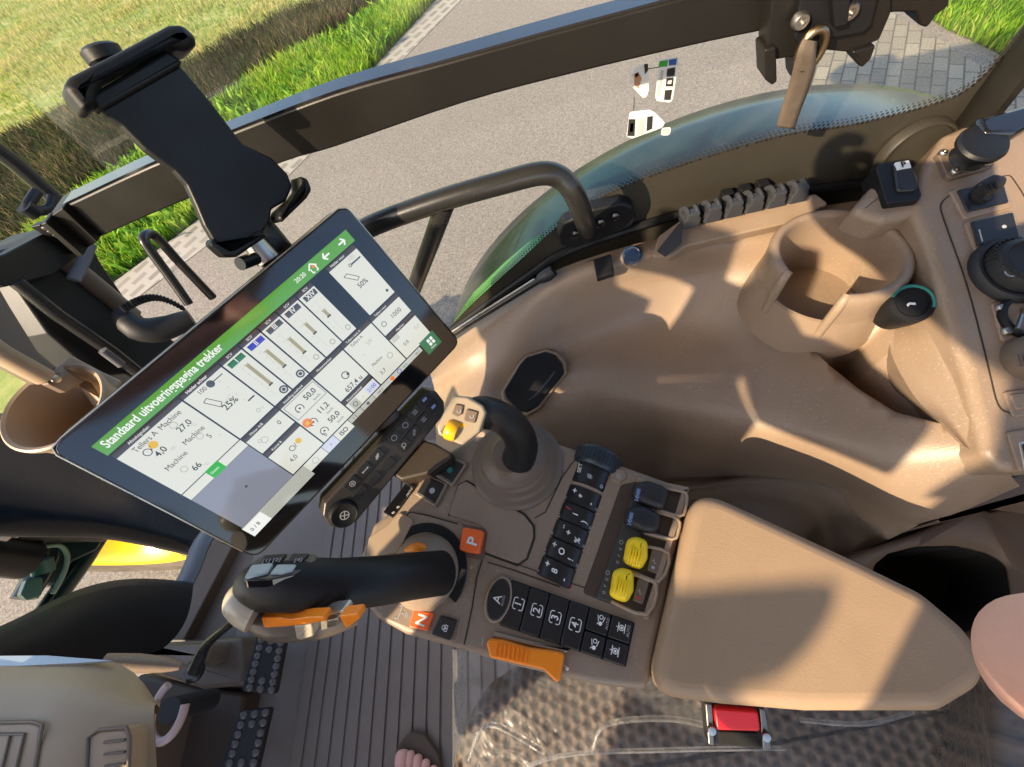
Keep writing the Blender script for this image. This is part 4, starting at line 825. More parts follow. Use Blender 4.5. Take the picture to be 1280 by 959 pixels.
lq2('latch_hook', [(942, 44), (956, 40), (958, 84), (952, 88), (944, 82)], BLKM, .026, base=.004); lq2('latch_hook', [(978, 58), (992, 54), (996, 86), (984, 90), (980, 82)], BLKM, .028, base=.004); lq2('latch_hook', [(1048, 48), (1078, 40), (1072, 58), (1062, 68), (1056, 64)], BLKM, .024, base=.004)
lq2('latch_plate', [(984, -30), (1085, -55), (1070, 14), (1060, 24), (982, 38), (978, 30)], BLK, .026, base=.01)
lq2('latch_rib', [(1015, -40), (1040, -46), (1036, 8), (1020, 12)], BLK, .034, base=.02)
for (x, y) in [(999, 24), (1060, 12)]:
    b = MB().use(METAL); b.lathe(ay(x, y, RY + .025), V((0, 1, 0)), [(.0062, 0), (.0062, .004), (.005, .006), (.0028, .006), (.0028, .003), (0, .003)], seg=20); obj('bolt', b, None, lt)
b = MB().use(mat('brass_shackle', (.32, .24, .15), .32, metal=1.0, wear=.1)); rc = ay(1014, 62, RY + .034); b.tube([rc + V((math.cos(a) * .0085, 0, math.sin(a) * .0135)) for a in [2 * math.pi * i / 24 for i in range(24)]], .0034, seg=10, closed=True); obj('shackle', b, METAL, lt)
b = MB().use(WEB)
sc_ = [(1013, 50, .040), (1009, 66, .042), (1006, 84, .038), (998, 112, .030), (988, 140, .024), (982, 160, .018)]
sp_ = catmull([ay(x, y, RY + o) for x, y, o in sc_], 5); sd = (ay(1020, 86, RY) - ay(996, 82, RY)).normalized()
W_ = [.006 + .004 * min(1, i / 10) for i in range(len(sp_))]
b.grid([[p + sd * (w * k) + V((0, .0006 * (abs(k) < .9), 0)) for k in (-1, -.4, .4, 1)] for p, w in zip(sp_, W_)])
st = obj('hanging_strap', b, None, None); sm_ = st.modifiers.new('thickness', 'SOLIDIFY'); sm_.thickness = .0014; tag(st, 'brown webbing strap looped through the latch shackle and hanging over the glass', 'strap')
b = MB().use(BLKM); b.slab([ay(x, y, RY) for x, y in [(1090, -40), (1180, -60), (1176, 0), (1160, 12), (1150, 28), (1140, 24), (1135, 8), (1110, 8), (1092, 10)]], V((0, 1, 0)), .012, r=.003, bev=.002, base=-.02); tag(obj('hinge_bracket', b, None, None), 'small black hinge bracket on the rail at the top edge', 'bracket')
gh = thing('grab_handle', 'bent black tube grab handle with a diagonal brace in front of the window', 'grab handle', ay(736, 285, -.44))
HY = -.40
hp_ = [ay(438, 296, HY), ay(480, 276, HY), ay(560, 248, HY), ay(630, 228, HY), ay(676, 217, HY), ay(700, 222, HY), ay(716, 240, HY + .005), ay(728, 268, HY), ay(734, 288, -.435)]
b = MB().use(BLKT); b.tube(hp_, .0115, seg=18, sub=5); obj('tube', b, None, gh)
b = MB().use(BLKT); b.tube([ay(556, 256, HY), ay(540, 300, HY - .01), ay(510, 380, HY - .03)], .0105, seg=16); obj('brace', b, None, gh)
b = MB().use(BLK); b.slab([ay(x, y, -.462) for x, y in [(696, 288), (702, 272), (740, 254), (775, 246), (790, 252), (794, 266), (786, 278), (740, 296), (712, 304), (699, 300)]], V((0, 1, 0)), .012, r=.012, bev=.004, base=-.006); obj('foot_plate', b, None, gh)
for (x, y) in [(750, 278), (768, 270), (718, 292)]:
    b = MB().use(BLKG); b.lathe(ay(x, y, -.450), V((0, 1, 0)), [(.007, 0), (.007, .004), (.004, .006), (0, .006)], seg=14); obj('bolt', b, None, gh)
# strut and cable clips on the ledge
gs = thing('gas_strut', 'thin black strut with a silver edge along the front of the sill', 'strut', ay(620, 385, -.43))
b = MB().use(BLKT); b.tube([ay(545, 432, -.425), ay(600, 396, -.425), ay(676, 349, -.425)], .0052, seg=12); obj('rod', b, None, gs)
b = MB().use(CHROME); b.tube([ay(545, 428, -.421), ay(600, 392, -.421), ay(668, 349, -.421)], .0016, seg=8); obj('silver_edge', b, None, gs)
b = MB().use(RUB); b.tube([ay(674, 349, -.425), ay(684, 344, -.424), ay(692, 338, -.425)], [.007, .0095, .008], seg=14, sub=3); obj('ball_end', b, None, gs)
b = MB().use(BLK); b.slab([hz(x, y, .612) for x, y in [(742, 328), (764, 322), (768, 342), (746, 348)]], V((.1, .3, .95)), .006, r=.002, bev=.0015, base=-.006); sb_ = obj('sill_switch', b, None, None); tag(sb_, 'small square black switch on the window ledge beside a blue lens', 'switch')
b = MB().use(BLK); b.lathe(hz(790, 320, .612), V((.05, .4, .9)), [(.013, -.004), (.013, .004), (.010, .007), (.0085, .006), (.0, .0075)], seg=24); sb2 = obj('sill_lens', b, None, None); tag(sb2, 'round bluish lens in a black ring on the window ledge', 'lens'); sb2.data.materials[0] = mat('blue_lens', (.03, .06, .12), .1, coat=.6)
b = MB().use(TAN); b.slab([hz(x, y, .628) for x, y in [(814, 322), (822, 300), (850, 282), (855, 290), (1010, 252), (1030, 262), (985, 282), (858, 310), (838, 322)]], V((0, .3, .95)), .010, r=.003, bev=.003, base=-.006)
cr = obj('clip_ramp', b, None, None); tag(cr, 'tan wedge shaped carrier under the row of cable clips', 'bracket')
b = MB().use(SMOKE); b.slab([hz(x, y, .645) for x, y in [(822, 312), (846, 284), (852, 286), (852, 304), (834, 318)]], V((0, .4, .9)), .0015, r=.002, base=-.001); fl_ = obj('clip_flap', b, None, None); tag(fl_, 'flat smoky plastic flap at the front end of the cable clips', 'flap')
CL = [(861, 274, 'first'), (887, 267, ''), (913, 261, ''), (938, 255, ''), (965, 249, ''), (992, 243, 'last')]
LABS = ['smoky grey cable clip at the front end of the clip row', 'smoky grey cable clip second from the front end of its row', 'smoky grey cable clip just before the middle of the row', 'smoky grey cable clip just behind the middle of the row', 'smoky grey cable clip next to the rearmost clip', 'smoky grey cable clip at the rear end of the row by the cup holder']
proto = None
ex = (hz(992, 243, .64) - hz(861, 274, .64)).normalized(); ey = UP.cross(ex)
p0 = hz(861, 278, .650)
cl0 = thing('cable_clip', LABS[0], 'cable clip', p0, 'smoky cable clips in a row on the window ledge')
b = MB().use(SMOKE); b.box(p0 + UP * .006, .0205, .020, .012, .002, ex, ey); b.box(p0 + UP * .015 - ey * .004, .016, .012, .010, .002, ex, ey); obj('clip_body', b, None, cl0)
for s in (-1, 1):
    b = MB().use(SMOKE); b.tube([p0 + ex * (.006 * s) + ey * .010 + UP * .002, p0 + ex * (.008 * s) + ey * .011 + UP * .011, p0 + ex * (.006 * s) + ey * .005 + UP * .0185, p0 + ex * (.0055 * s) - ey * .006 + UP * .0175], [(.003, .0035)] * 4, seg=8, sub=3); obj('clip_prong', b, None, cl0)
b = MB().use(BLK); b.tube([p0 + ex * .0105 - ey * .004 + UP * .004, p0 + ex * .0125 + ey * .012 + UP * .0045, p0 + ex * .0125 + ey * .014 - UP * .004], .0022, seg=8); obj('clip_foot', b, None, cl0)
for i, (x, y, _) in enumerate(CL[1:], 1):
    r = cl0.copy(); COL.objects.link(r); r.location = hz(x, y + 4, .650); r['label'] = LABS[i]
    for ch in list(cl0.children):
        q = ch.copy(); COL.objects.link(q); q.parent = r
b = MB().use(BLK)
b.tube([hz(842, 270, .645), hz(880, 260, .647), hz(930, 247, .65), hz(985, 234, .653)], [(.004, .004)] * 4, seg=8, sub=3)
for (x, y) in [(908, 244), (930, 238), (952, 232)]: b.box(hz(x, y, .655), .014, .012, .012, .002, ex, ey)
ct_ = obj('cable_tray', b, None, None); tag(ct_, 'black notched cable tray behind the smoky clips', 'cable tray')
# ================================================================== front right corner: pillar, dash, mug holder
fpil = thing('front_pillar', 'thick black front pillar with a grey tube, seen at the left edge', 'pillar', axx(120, 450, .80))
def fx(x, y, X=.80): return axx(x, y, X)
b = MB().use(BLK); b.slab([fx(x, y) for x, y in [(-80, 330), (0, 312), (52, 285), (100, 312), (108, 330), (150, 390), (160, 396), (232, 452), (190, 500), (140, 470), (104, 474), (40, 420), (-10, 350)]], V((-1, 0, 0)), .03, r=.004, bev=.006, base=-.05); obj('pillar_post', b, None, fpil)
b = MB().use(BLKM); b.slab([fx(x, y, .76) for x, y in [(-60, 340), (0, 318), (50, 292), (96, 318), (60, 345), (0, 360)]], V((-1, 0, 0)), .01, r=.003, bev=.002, base=-.01); obj('pillar_cover', b, None, fpil)
b = MB().use(TAND); b.tube([fx(70, 318, .77), fx(112, 352, .77), fx(166, 396, .77)], [(.016, .016)] * 3, seg=14); obj('grey_tube', b, None, fpil)
b = MB().use(BLKT); b.tube([fx(20, 352, .75), fx(70, 392, .75), fx(140, 440, .75), fx(186, 476, .75)], [(.010, .010)] * 4, seg=10); obj('black_tube', b, None, fpil)
b = MB().use(STEELB); b.tube([fx(112, 304, .72), fx(106, 322, .73), fx(92, 350, .74)], [(.012, .007)] * 3, seg=12); obj('steel_bar', b, None, fpil)
b = MB().use(BLK); b.slab([fx(x, y, .74) for x, y in [(45, 282), (54, 276), (106, 308), (98, 316)]], V((-1, 0, 0)), .006, bev=.001, base=-.01)
b.use(METAL)
for i in range(7): b.box(fx(56 + i * 7, 284.5 + i * 4.6, .733), .006, .006, .005, .001)
obj('perforated_strip', b, None, fpil)
b = MB().use(mat('grey_catch', (.12, .12, .13), .35)); b.tube([fx(128, 438, .74), fx(152, 456, .74)], [(.007, .007)] * 2, seg=10); obj('grey_catch', b, None, fpil)
b = MB().use(RUB)
b.tube([axx(152, 392, .72), axx(170, 410, .70), axx(200, 412, .68), axx(240, 398, .64)], [.016, .020, .022, .016], seg=16, sub=3)
for i in range(18):
    t = i / 17; p = axx(158 + 74 * t, 390 - 14 * math.sin(t * 3.1), .70 - .04 * t); b.tube([p, p + V((0, -.004, .012))], .0028, seg=6)
gt = obj('rubber_gaiter', b, None, None); tag(gt, 'dark rubber gaiter with a toothed edge at the foot of the front pillar', 'gaiter')
b = MB().use(BLKT); pts = [(236, 380), (212, 346), (190, 316), (180, 300), (185, 293), (196, 297), (226, 330), (266, 372)]
b.tube([axx(x, y, .62) for x, y in pts], .0075, seg=12, sub=5); tag(obj('loop_handle', b, None, None), 'slim black loop handle rising beside the front pillar', 'grab handle')
mr = thing('mirror_stay', 'dark rod outside the glass with a clamp at its foot', 'mirror arm', axx(70, 250, 1.1))
b = MB().use(BLKT); b.tube([axx(-40, 160, 1.1), axx(20, 205, 1.1), axx(84, 262, 1.1)], .017, seg=14); obj('rod', b, None, mr)
b = MB().use(BLK); b.tube([axx(46, 240, 1.06), axx(34, 262, 1.06), axx(60, 262, 1.06), axx(66, 246, 1.06)], .010, seg=10, sub=3); b.tube([axx(30, 258, 1.06), axx(46, 268, 1.06)], .016, seg=10); obj('clamp', b, None, mr)
# dash trim and mug holder on the left
dsh = thing('corner_dash', 'tan dashboard corner trim at the left edge below the black pillar', 'dashboard', axx(30, 440, .66))
b = MB().use(TAND); b.slab([axx(x, y, .67) for x, y in [(-60, 340), (0, 356), (14, 384), (44, 440), (66, 462), (50, 480), (0, 448), (-60, 420)]], V((-1, .1, .3)), .0, r=.004, bev=.004, base=-.03); obj('upper_trim', b, None, dsh)
b = MB().use(TANL); b.tube([axx(-40, 414, .655), axx(0, 442, .655), axx(56, 472, .655)], [(.014, .011)] * 3, seg=14); obj('lower_roll', b, None, dsh)
b = MB().use(TANL); b.slab([axx(x, y, .65) for x, y in [(66, 462), (92, 440), (128, 466), (150, 480), (126, 510), (110, 480)]], V((-1, .1, .5)), .0, r=.004, bev=.004, base=-.03); obj('side_trim', b, None, dsh)
mh = thing('mug_holder', 'pale tan round mug holder at the left of the monitor', 'cup holder', hz(70, 520, .60))
mo = hz(68, 508, .665); b = MB().use(TANL)
b.lathe(mo, V((-.16, .06, .98)), [(.040, -.13), (.056, -.02), (.062, -.004), (.0625, .001), (.060, .003), (.056, .001), (.053, -.01), (.042, -.10)], seg=48, sx=1.0); obj('cup_wall', b, None, mh)
b = MB().use(DARK); b.lathe(mo, V((-.16, .06, .98)), [(.0425, -.10), (0, -.10)], seg=32); obj('cup_bottom', b, None, mh)
b = MB().use(TAND); b.slab([axx(x, y, .66) for x, y in [(52, 480), (76, 466), (98, 478), (76, 492)]], V((-1, .1, .1)), .012, r=.002, bev=.002); b.use(METAL); b.lathe(axx(69, 474, .645), V((-1, .1, .1)), [(.005, 0), (.005, .003), (0, .004)], seg=12); obj('fixing_lug', b, None, mh)
# ================================================================== cab floor, pedals, steering column
b = MB().use(TAND); b.slab([V((-1.1, -.5, -.03)), V((1.0, -.5, -.03)), V((1.0, .9, -.03)), V((-1.1, .9, -.03))], UP, .026)
struct(obj('floor', b, None, None))
b = MB().use(FLOOR); b.slab([V((-.5, -.46, -.006)), V((.86, -.46, -.006)), V((.86, .85, -.006)), V((-.5, .85, -.006))], UP, .006)
x = -.48
while x < .66:
    b.slab([V((x, -.44, .0)), V((x + .0245, -.44, .0)), V((x + .0245, .83, .0)), V((x, .83, .0))], UP, .0045, bev=.0018, bseg=2, base=-.001); x += .0295
tag(obj('floor_mat', b, None, None), 'dark brown ribbed rubber mat covering the cab floor', 'floor mat')
b = MB().use(mat('brown_step_edge', (.13, .085, .055), .5, grain=(700, .2, .0006), var=.1)); b.slab([hz(x, y, .02) for x, y in [(268, 676), (292, 684), (232, 800), (205, 800)]], UP, .006, bev=.003, base=-.04); tag(obj('floor_edge', b, None, None), 'brown edge strip along the front of the ribbed floor', 'trim strip')
PB = thing('pedal_box', 'dark brown pedal housing on the floor ahead of the mat with a thin black lever', 'pedal housing', hz(260, 840, .0))
b = MB().use(TAND); b.slab([hz(x, y, .10) for x, y in [(176, 812), (190, 804), (262, 800), (300, 796), (306, 858), (250, 862), (180, 840)]], UP, .0, r=.01, bev=.01, base=-.10); b.slab([hz(x, y, .16) for x, y in [(176, 812), (200, 806), (262, 804), (256, 830), (230, 838)]], UP, .0, r=.01, bev=.012, base=-.1)
obj('housing', b, None, PB)
b = MB().use(BLKT); b.tube([hz(243, 838, .17), hz(250, 822, .19), hz(262, 802, .22), hz(304, 768, .30), hz(335, 742, .36)], [.012, .011, .008, .0055, .005], seg=12, sub=3); b.lathe(hz(244, 838, .15), UP, [(.022, .0), (.022, .006), (.014, .014), (0, .014)], seg=20); obj('lever', b, None, PB)
b = MB().use(mat('brown_lower_box', (.075, .052, .038), .55, grain=(700, .3, .0008), var=.1)); b.slab([hz(x, y, .05) for x, y in [(170, 842), (262, 862), (306, 866), (286, 990), (120, 990)]], UP, .0, r=.01, bev=.01, base=-.05); obj('lower_box', b, None, PB)
def pedal(l, label, z):
    t = thing('pedal', label, 'pedal', hz(l[0][0], l[0][1], 0), 'floor pedals with studded pads')
    n = V((-.25, 0, .97)).normalized(); pl = Plane(hz((l[0][0] + l[2][0]) / 2, (l[0][1] + l[2][1]) / 2, z), n)
    b = MB().use(RUB); b.slab([pl.at(*p) for p in l], n, .008, r=.006, bev=.003, base=-.012); pd = obj('pad', b, None, t)
    b = MB().use(mat('pedal_stud', (.11, .10, .095), .28) if 'pedal_stud' not in MATS else MATS['pedal_stud'])
    (x0, y0), (x1, y1), (x2, y2), (x3, y3) = l
    for i in range(7):
        for j in range(3):
            if j == 1 and i in (2, 3, 4): continue
            u, v = (j + .5) / 3, (i + .5) / 7
            xx = (x0 + (x1 - x0) * u) * (1 - v) + (x3 + (x2 - x3) * u) * v; yy = (y0 + (y1 - y0) * u) * (1 - v) + (y3 + (y2 - y3) * u) * v
            b.lathe(pl.at(xx, yy, .008), n, [(.0068, 0), (.0062, .003), (.0035, .0048), (0, .0052)], seg=12)
    obj('stud', b, None, t)
    b = MB().use(BLKT); m0 = pl.at((x0 + x2) / 2, (y0 + y2) / 2, -.012); b.tube([m0, V((m0.x + .06, m0.y, .03))], .012, seg=10); obj('arm', b, None, t)
pedal([(322, 794), (358, 800), (345, 868), (304, 864)], 'black studded pedal nearer the drive lever', .12)
pedal([(300, 889), (340, 884), (320, 972), (274, 972)], 'black studded pedal by the lower picture edge', .12)
b = MB().use(mat('rose_grey_ring', (.45, .33, .31), .35, wear=.08)); rc = hz(211, 888, .30); b.tube([rc + V((math.cos(a) * .028, math.sin(a) * .040, .0)) for a in [math.radians(-60 + 250 * i / 20) for i in range(21)]], .0065, seg=10, cap=True)
rg_ = obj('tilt_ring', b, None, None); tag(rg_, 'pinkish grey open ring pull beside the steering column box', 'ring handle')
b = MB().use(RUB); b.tube([rc, rc + V((.03, 0, -.12))], .018, seg=14); hb_ = obj('ring_stem', b, None, rg_)
col_ = thing('steering_column', 'tan steering column box with slotted vents in the lower left corner', 'steering column', hz(80, 900, .2))
def cz(x, y, z=.62): return hz(x, y, z)
STC = mat('column_plastic', (.37, .26, .155), .42, grain=(800, .25, .0006), var=.05, wear=.08)
b = MB().use(STC)
A = [cz(-160, 820, .60), cz(40, 822, .60), cz(150, 830, .60), cz(200, 884, .60)]
top2 = [cz(-170, 886, .635), cz(0, 892, .635), cz(80, 895, .638), cz(192, 896, .625)]
bot2 = [cz(-200, 1080, .635), cz(0, 1080, .64), cz(80, 1080, .64), cz(200, 1080, .625)]
base = [V((p.x + .03, p.y - .0, .18)) for p in A]
for rows in ([A, top2, bot2],):
    rr = [catmull(r, 4) for r in rows]; rr = [list(r) for r in zip(*[catmull(cc, 4) for cc in zip(*rr)])]; gv = b.grid(rr)
lw = [b.bm.verts.new(V((v.co.x + .05, v.co.y + .02, v.co.z - .05))) for v in gv[0]]
for i in range(len(lw) - 1): b.f([gv[0][i], gv[0][i + 1], lw[i + 1], lw[i]])
rv = [r[-1] for r in gv]; lw2 = [b.bm.verts.new(V((v.co.x + .05, v.co.y + .0, v.co.z - .05))) for v in rv]
for i in range(len(rv) - 1): b.f([rv[i], rv[i + 1], lw2[i + 1], lw2[i]])
obj('column_shroud', b, None, col_, ang=60)
b = MB().use(STC); b.slab([cz(x, y, .645) for x, y in [(110, 920), (126, 912), (158, 910), (162, 920), (160, 990), (106, 990)]], UP, .0, r=.005, bev=.003, base=-.02); obj('vent_frame', b, None, col_)
b = MB().use(TAND); b.tube([cz(x, y, .6455) for x, y in [(107, 985), (110, 922), (124, 912), (158, 909), (162, 920), (160, 985)]], .0016, seg=6)
for i in range(5): b.tube([cz(130 + i * .5, 928 + i * 15, .646), cz(156, 925 + i * 15, .646)], .0011, seg=6)
obj('vent_slot', b, None, col_)
b = MB().use(STC); b.slab([cz(x, y, .642) for x, y in [(-60, 904), (40, 902), (52, 906), (44, 960), (30, 1000), (-60, 1000)]], UP, .0, r=.005, bev=.003, base=-.02); obj('panel_insert', b, None, col_)
b = MB().use(TAND); b.tube([cz(x, y, .6425) for x, y in [(-60, 904), (42, 902), (53, 906), (44, 960), (30, 1000)]], .0014, seg=6); b.tube([cz(-40, 918, .643), cz(30, 918, .643), cz(18, 970, .643)], .0012, seg=6); b.tube([cz(12, 919, .643), cz(0, 970, .643)], .0010, seg=6); obj('insert_groove', b, None, col_)
b = MB().use(mat('sky_reflection_tint', (.42, .5, .55), .15, coat=.4)); b.slab([cz(x, y, .604) for x, y in [(-60, 819), (60, 820), (144, 829), (100, 832), (30, 835), (-60, 834)]], V((0, -.45, .9)), .003, base=-.001); obj('sky_reflection_strip', b, None, col_)  # pale blue strip paints the sky's reflection along the shroud edge
b = MB().use(TAN); b.tube([hz(130, 828, .50), hz(170, 829, .48), hz(206, 831, .46), hz(226, 833, .45)], [(.010, .013), (.011, .013), (.009, .011), (.004, .005)], seg=14, sub=4); sh_ = obj('column_stalk', b, None, None); tag(sh_, 'short tan stalk pointing right from under the steering column', 'stalk')
WH = V((.36, .34, .895)); wn = V((-.5, 0, .866)); wv = V((.866, 0, .5))
sw_ = thing('steering_wheel', 'black three spoke steering wheel on the column in front of the seat', 'steering wheel', WH)
b = MB().use(RUB); b.tube([WH + V((0, 1, 0)) * (.20 * math.cos(a)) + wv * (.20 * math.sin(a)) for a in [2 * math.pi * i / 56 for i in range(56)]], .0155, seg=12, closed=True); obj('rim', b, None, sw_)
for a in (math.radians(90), math.radians(210), math.radians(330)):
    b = MB().use(BLK); b.tube([WH - wn * .02, WH + (V((0, 1, 0)) * math.cos(a) + wv * math.sin(a)) * .1 - wn * .012, WH + (V((0, 1, 0)) * math.cos(a) + wv * math.sin(a)) * .195], [(.02, .008)] * 3, seg=10); obj('spoke', b, None, sw_)
b = MB().use(BLK); b.lathe(WH - wn * .03, wn, [(.05, 0), (.06, .01), (.055, .03), (.03, .04), (0, .042)], seg=32); obj('hub', b, None, sw_)
b = MB().use(BLK); b.tube([WH - wn * .03, WH - wn * .2, V((.50, .31, .62))], [(.035, .035), (.04, .04), (.06, .06)], seg=16); obj('shaft', b, None, sw_)
b = MB().use(BLK); b.tube([V((.52, .29, .62)), V((.60, .285, .85)), V((.61, .283, 1.0))], [(.03, .03)] * 3, seg=12)
def hood(l, dx): return [V((.60, .283, 1.0)) + V((.7547, .656, 0)) * dx + V((-.656, .7547, 0)) * (u + .18) + UP * ((w - .51) / .848) for u, w in l]  # outlines laid out across the sun's direction, for added shade plates
b.slab(hood([(-.42, .53), (-.42, .70), (-.31, .73), (-.262, .74), (-.25, .655), (-.21, .645), (-.205, .588), (-.168, .585), (-.163, .556), (-.05, .622), (.0, .60), (.005, .33), (-.12, .33), (-.125, .47), (-.145, .515)], 0), V((-.7547, -.656, 0)), .012, r=.006, bev=.004, base=-.012); obj('lower_shade_plate', b, None, col_)  # added plate out of view, cut to keep sun off the consoles
b = MB().use(BLK); b.slab(hood([(-.162, .570), (-.17, .60), (-.172, .69), (-.25, .70), (-.25, .765), (-.150, .770), (-.143, .705), (-.118, .705), (-.11, .770), (-.068, .772), (-.045, .72), (-.02, .70), (.0, .705), (.05, .688), (.125, .69), (.13, .635), (.042, .619), (.0, .612), (-.043, .637)], .0), V((-.7547, -.656, 0)), .012, r=.005, bev=.003, base=-.012); obj('upper_shade_plate', b, None, col_)  # second added plate, notched so only patches of sun get through
b = MB().use(BLK); b.slab(hood([(-.40, .20), (-.40, .43), (-.21, .43), (-.20, .20)], .02), V((-.7547, -.656, 0)), .012, r=.01, bev=.004, base=-.02); obj('side_shade_plate', b, None, col_)  # added unseen plate that shades the steering column
b = MB().use(TAND); b.slab([V((.88, .10, -.05)), V((.88, 1.05, -.05)), V((.88, 1.05, .64)), V((.88, .10, .60))], V((1, 0, 0)), .03); struct(obj('front_wall', b, None, None))
# wing mirror on the far left, outside the cab
SUNV = V((.64003, .55637, .52992))
wm = thing('wing_mirror', 'black rounded wing mirror on an arm outside the left of the cab', 'mirror', V((1.0, .95, 1.4)))
ml = [hz(x, y, .595) for x, y in [(812, 752), (860, 736), (960, 728), (1004, 728), (996, 768), (966, 812), (926, 850), (896, 862), (812, 868)]]
ml = [p + SUNV * ((1.0 - p.x) / SUNV.x) for p in ml]
b = MB().use(BLK); b.slab(ml, V((1, 0, 0)), .03, r=.02, bev=.012, base=-.03); obj('mirror_shell', b, None, wm)
b = MB().use(BLKT); cm = sum(ml, V()) / len(ml); b.tube([cm + V((.02, 0, .0)), cm + V((.05, .14, .03)), V((1.0, 1.30, 1.62)), V((.90, 1.30, 1.80))], .010, seg=10, sub=3); obj('arm', b, None, wm)
# black front lower cover and windscreen corner
b = MB().use(BLK); rws = []
prof = [(-60, 800), (0, 786), (60, 752), (120, 727), (180, 721), (242, 728)]; prof2 = [(-60, 830), (0, 812), (60, 796), (120, 782), (180, 776), (226, 776)]; prof3 = [(-60, 860), (0, 850), (60, 840), (120, 830), (180, 820), (208, 812)]
b.grid([[axx(x, y, .86) for x, y in prof], [axx(x, y, .82) for x, y in prof], [axx(x, y, .80) + V((-.02, 0, 0)) for x, y in prof2], [axx(x, y, .78) for x, y in prof3]])
fc = obj('front_cover', b, None, None, ang=60); tag(fc, 'black curved cover below the windscreen at the left edge', 'cover panel'); sm_ = fc.modifiers.new('round', 'SUBSURF'); sm_.levels = 2; sm_.render_levels = 2
b = MB().use(STEELB); b.tube([axx(282, 640, .86), axx(254, 676, .86), axx(240, 710, .86), axx(222, 746, .86)], [(.022, .012)] * 4, seg=10, sub=3); tag(obj('windscreen_corner', b, None, None), 'blue grey lower corner frame of the windscreen beside the monitor', 'window frame')
# ================================================================== seat, plastic wrap and buckle
SM, nt, out = nodes_of('seat_mesh'); N = nt.nodes.new; L = nt.links.new
bs = N('ShaderNodeBsdfPrincipled'); L(bs.outputs[0], out.inputs[0]); bs.inputs['Roughness'].default_value = .75
geo = N('ShaderNodeNewGeometry'); sx_ = N('ShaderNodeSeparateXYZ'); L(geo.outputs['Position'], sx_.inputs[0])
def mth(op, a, b_):
    n = N('ShaderNodeMath'); n.operation = op
    for i, q in enumerate((a, b_)):
        if q is None: continue
        if isinstance(q, (int, float)): n.inputs[i].default_value = q
        else: L(q, n.inputs[i])
    return n.outputs[0]
k_ = 2 * math.pi / .0125
a1 = mth('SINE', mth('MULTIPLY', mth('ADD', sx_.outputs[0], mth('MULTIPLY', sx_.outputs[1], .6)), k_), None); a2 = mth('SINE', mth('MULTIPLY', mth('SUBTRACT', sx_.outputs[0], mth('MULTIPLY', sx_.outputs[1], .6)), k_), None)
a3 = mth('SINE', mth('MULTIPLY', sx_.outputs[0], k_), None); b3 = mth('SINE', mth('MULTIPLY', mth('ADD', mth('MULTIPLY', sx_.outputs[0], .5), mth('MULTIPLY', sx_.outputs[1], .866)), k_), None); c3 = mth('SINE', mth('MULTIPLY', mth('SUBTRACT', mth('MULTIPLY', sx_.outputs[0], .5), mth('MULTIPLY', sx_.outputs[1], .866)), k_), None)
hh = mth('MULTIPLY', mth('SUBTRACT', mth('ADD', b3, c3), a3), .42); rp_ = N('ShaderNodeValToRGB'); L(mth('ADD', mth('MULTIPLY', hh, .5), .5), rp_.inputs[0])
rp_.color_ramp.elements[0].position = .2; rp_.color_ramp.elements[0].color = (.036, .027, .021, 1); rp_.color_ramp.elements[1].position = .62; rp_.color_ramp.elements[1].color = (.135, .092, .064, 1)
L(rp_.outputs[0], bs.inputs['Base Color']); bp2 = N('ShaderNodeBump'); bp2.inputs['Distance'].default_value = .003; bp2.inputs['Strength'].default_value = .8; L(hh, bp2.inputs['Height']); L(bp2.outputs[0], bs.inputs['Normal'])
seat = thing('driver_seat', 'brown mesh fabric driver seat beneath the armrest, wrapped in clear plastic', 'seat', V((-.2, .12, .2)))
CU = [(545, 1010), (560, 948), (574, 905), (600, 862), (636, 838), (720, 822), (860, 800), (1010, 800), (1150, 800), (1260, 840), (1330, 1000), (1200, 1180), (900, 1250), (640, 1200)]
b = MB().use(SM); b.slab([hz(x, y, .40) for x, y in CU], UP, 0, r=.05, bev=.05, bseg=6, base=-.14, seg=8); obj('cushion', b, None, seat, ang=60)
b = MB().use(SM); b.slab([hz(x, y, .40) for x, y in [(1190, 860), (1280, 800), (1400, 840), (1500, 1000), (1330, 1200), (1170, 1040)]], UP, .16, r=.04, bev=.07, bseg=6, base=-.1, seg=6); obj('backrest', b, None, seat, ang=60)
PW, nt, out = nodes_of('clear_plastic_wrap'); N = nt.nodes.new; L = nt.links.new
tr = N('ShaderNodeBsdfTransparent'); tr.inputs[0].default_value = (.9, .9, .9, 1); gl = N('ShaderNodeBsdfGlossy'); gl.inputs['Roughness'].default_value = .34; gl.inputs[0].default_value = (1, 1, 1, 1)
df = N('ShaderNodeBsdfDiffuse'); df.inputs[0].default_value = (.75, .76, .78, 1); fr = N('ShaderNodeLayerWeight'); fr.inputs['Blend'].default_value = .5
geo = N('ShaderNodeNewGeometry'); tn = N('ShaderNodeTexNoise'); tn.inputs['Scale'].default_value = 16; tn.inputs['Detail'].default_value = 3; tn.inputs['Distortion'].default_value = 2.0; L(geo.outputs['Position'], tn.inputs['Vector'])
bp3 = N('ShaderNodeBump'); bp3.inputs['Strength'].default_value = .5; bp3.inputs['Distance'].default_value = .012; L(tn.outputs['Fac'], bp3.inputs['Height'])
for q in (gl, df, fr): L(bp3.outputs[0], q.inputs['Normal'])
m1 = N('ShaderNodeMixShader'); m1.inputs[0].default_value = .10; L(tr.outputs[0], m1.inputs[1]); L(df.outputs[0], m1.inputs[2])
m2 = N('ShaderNodeMixShader'); L(facing_mix(nt, fr, .030, .6), m2.inputs[0]); L(m1.outputs[0], m2.inputs[1]); L(gl.outputs[0], m2.inputs[2]); L(m2.outputs[0], out.inputs[0])
from mathutils import noise
def wr(p):
    q = p * 9; return noise.noise(q) * .6 + noise.ridged_multi_fractal(p * 6.0, 1.0, 2.1, 3, 1.0, 2.0) * .35
